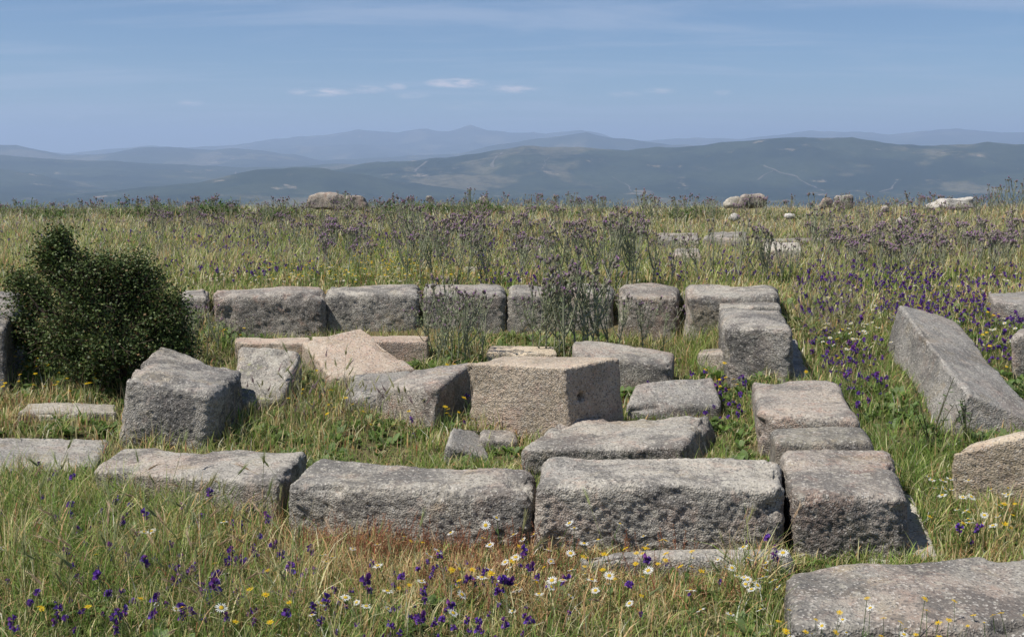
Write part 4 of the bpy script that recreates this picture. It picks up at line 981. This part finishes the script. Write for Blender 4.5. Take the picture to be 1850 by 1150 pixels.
# --- the dark bush
def bush():
    r = np.random.RandomState(5); base = G(195, 712); base[1] += .25; base[2] = float(gz(base[0], base[1])[0])
    st = Acc(); lf = Acc()
    sx = base[1] / F
    # crown lobes: pixel centre, radius in pixels, depth offset
    lobes = [(100, 472, 56, 0), (50, 530, 62, .1), (165, 478, 46, .05), (210, 488, 44, 0), (150, 530, 90, -.1), (235, 535, 82, .05), (290, 565, 68, 0), (30, 590, 45, .1), (265, 500, 34, .1), (318, 555, 34, 0), (75, 450, 22, 0), (340, 640, 42, -.05), (25, 500, 30, .1), (110, 610, 85, -.15), (200, 620, 95, -.2), (285, 630, 68, -.05), (325, 610, 38, 0), (160, 660, 70, -.25), (95, 440, 34, 0), (60, 620, 55, .1), (250, 490, 50, .1), (110, 420, 16, 0)]
    tips = []
    for (cx, cy, rr, dyy) in lobes:
        c = P3(cx, cy, base[1] + dyy); R_ = rr * sx * .92
        for k in range(int(14 + 56 * (rr / 80) ** 2)):
            d = r.normal(0, 1, 3); d /= np.linalg.norm(d); t = c + d * R_ * (r.uniform(.35, 1.05) ** .5 if r.rand() < .80 else r.uniform(1.0, 1.32)) * np.array([1, .9, 1])
            if t[2] > gz(t[0], t[1])[0] + .03: tips.append((t, c))
    for t, c in tips:
        b0 = np.array([base[0] + r.uniform(-.12, .12), base[1] + r.uniform(-.08, .08), base[2]])
        m = c * .6 + b0 * .4 + r.uniform(-.05, .05, 3)
        ts = np.linspace(0, 1, 7)[:, None]; pts = (1 - ts) ** 2 * m + 2 * (1 - ts) * ts * (c + r.uniform(-.08, .08, 3)) + ts ** 2 * t
        tube(st, pts, np.linspace(.005, .0015, 7), (.075, .055, .04))
        for k in range(60):
            i = r.uniform(2.0, 5.99); a = int(i); p = pts[a] * (1 - i + a) + pts[a + 1] * (i - a) + r.normal(0, .032, 3)
            d = r.normal(0, 1, 3); d[2] = abs(d[2]) * .6; d /= np.linalg.norm(d); s = np.cross(d, r.normal(0, 1, 3)); s /= np.linalg.norm(s) + 1e-9; q = np.cross(d, s)
            l = r.uniform(.013, .026); w = l * .34
            col = np.array([(.04, .068, .016), (.065, .098, .024), (.10, .135, .038), (.16, .18, .065), (.19, .12, .05)][r.choice(5, p=[.33, .33, .2, .1, .04])]) * r.uniform(.8, 1.25)
            lf.add([p, p + d * l * .5 + s * w + q * .001, p + d * l, p + d * l * .5 - s * w], [(0, 1, 2), (0, 2, 3)], col)
    for k in range(9):
        c = np.array(P3(*lobes[k % 10][:2], base[1])); b0 = base + [r.uniform(-.1, .1), r.uniform(-.1, .1), -.05]
        ts = np.linspace(0, 1, 9)[:, None]; m = (b0 + c) / 2 + r.uniform(-.12, .12, 3); pts = (1 - ts) ** 2 * b0 + 2 * (1 - ts) * ts * m + ts ** 2 * c
        tube(st, pts, np.linspace(.018, .005, 9), (.08, .06, .045), 6)
    e = link('bush', None, base, label='dense dark green bush with small glossy leaves on the left behind the boulder', cat='bush')
    for nme, a, mt in (('branches', st, M_WOOD), ('foliage', lf, M_LEAF)):
        V, T, C = a.arr(); link(nme, mesh_from(nme, V - base, T, mt, C), parent=e)
bush()

# --- ferns and low shrubs along the crest
def shrub(seed, w=.5, h=.28):
    r = np.random.RandomState(seed); lf = Acc(); st = Acc()
    for k in range(26):
        an = r.uniform(0, 6.28); el = r.uniform(.35, 1.5); L = h * r.uniform(.6, 1.15)
        o = np.array([math.cos(an) * math.cos(el), math.sin(an) * math.cos(el), math.sin(el)]); b = np.array([r.uniform(-.5, .5) * w, r.uniform(-.3, .3) * w, 0])
        ts = np.linspace(0, 1, 6)[:, None]; pts = b + o * L * ts + np.array([0, 0, -.25 * L]) * ts ** 2
        tube(st, pts, np.linspace(.004, .0015, 6), (.10, .12, .04))
        for j in range(16):
            i = r.uniform(.6, 4.99); a = int(i); p = pts[a] * (1 - i + a) + pts[a + 1] * (i - a); d = r.normal(0, 1, 3); d[2] *= .5; d /= np.linalg.norm(d); s = np.cross(d, [0, 0, 1]); l = r.uniform(.04, .075)
            lf.add([p, p + d * l * .6 + s * l * .22, p + d * l, p + d * l * .6 - s * l * .22], [(0, 1, 2), (0, 2, 3)], np.array([(.06, .11, .025), (.085, .15, .035), (.12, .18, .05)][r.randint(3)]) * r.uniform(.8, 1.2))
    return st, lf
ST = [shrub(s) for s in range(5)]
sh = []
for _ in range(64): sh.append((rs.uniform(-20, 545), rs.uniform(376, 384), rs.uniform(.3, 1.0)))
for _ in range(34): sh.append((rs.uniform(655, 900), rs.uniform(370, 373), rs.uniform(.55, 1.0)))
for _ in range(16): sh.append((rs.uniform(900, 1210), rs.uniform(371, 374), rs.uniform(.4, .7)))
for _ in range(14): sh.append((rs.uniform(1205, 1320), rs.uniform(371, 374), rs.uniform(.5, .9)))
for _ in range(8): sh.append((rs.uniform(1380, 1480), rs.uniform(371, 374), rs.uniform(.4, .6)))
sh += [(45, 378, 1.3), (225, 378, 1.2), (385, 378, 1.35), (390, 377, 1.2), (300, 380, 1.1), (880, 392, .8)]
Qs = np.array([P3(a, b, rs.uniform(21.5, 24.5)) for a, b, c in sh]); Qs[:, 2] = gz(Qs[:, 0], Qs[:, 1])
place('fern_clump', ST, Qs, np.array([c for a, b, c in sh]) * 1.35, lambda q: 'green fern clump on the crest ' + ('left of the wide tan boulder' if zone(q)[0] < 590 else 'right of the wide tan boulder'),
      lambda q: 'green fern clumps ' + ('left of the tan boulder' if zone(q)[0] < 590 else 'right of the tan boulder'), 'fern', ['stems', 'fronds'], mats=[M_PLANT, M_PLANT], nparts=60, leanj=.05)

# ------------------------------------------------------------------ haze
def haze():
    x, y0, y1, z0, z1 = 68000, -68000, 68000, -900, 1100
    V = [(-x, y0, z0), (x, y0, z0), (x, y1, z0), (-x, y1, z0), (-x, y0, z1), (x, y0, z1), (x, y1, z1), (-x, y1, z1)]
    Q = [(0, 3, 2, 1), (4, 5, 6, 7), (0, 1, 5, 4), (1, 2, 6, 5), (2, 3, 7, 6), (3, 0, 4, 7)]
    m = bpy.data.materials.new('haze'); m.use_nodes = True; t = m.node_tree; t.nodes.clear()
    o = nd(t, 'ShaderNodeOutputMaterial'); v = nd(t, 'ShaderNodeVolumePrincipled')
    v.inputs['Color'].default_value = (.57, .72, .98, 1); v.inputs['Density'].default_value = 5.0e-5; v.inputs['Anisotropy'].default_value = .1
    t.links.new(v.outputs[0], o.inputs['Volume'])
    me = mesh_from('haze', V, Q, m, per=4)
    link('haze', me, kind='stuff', label='thin blue haze over the valley and mountains', cat='haze')
haze()
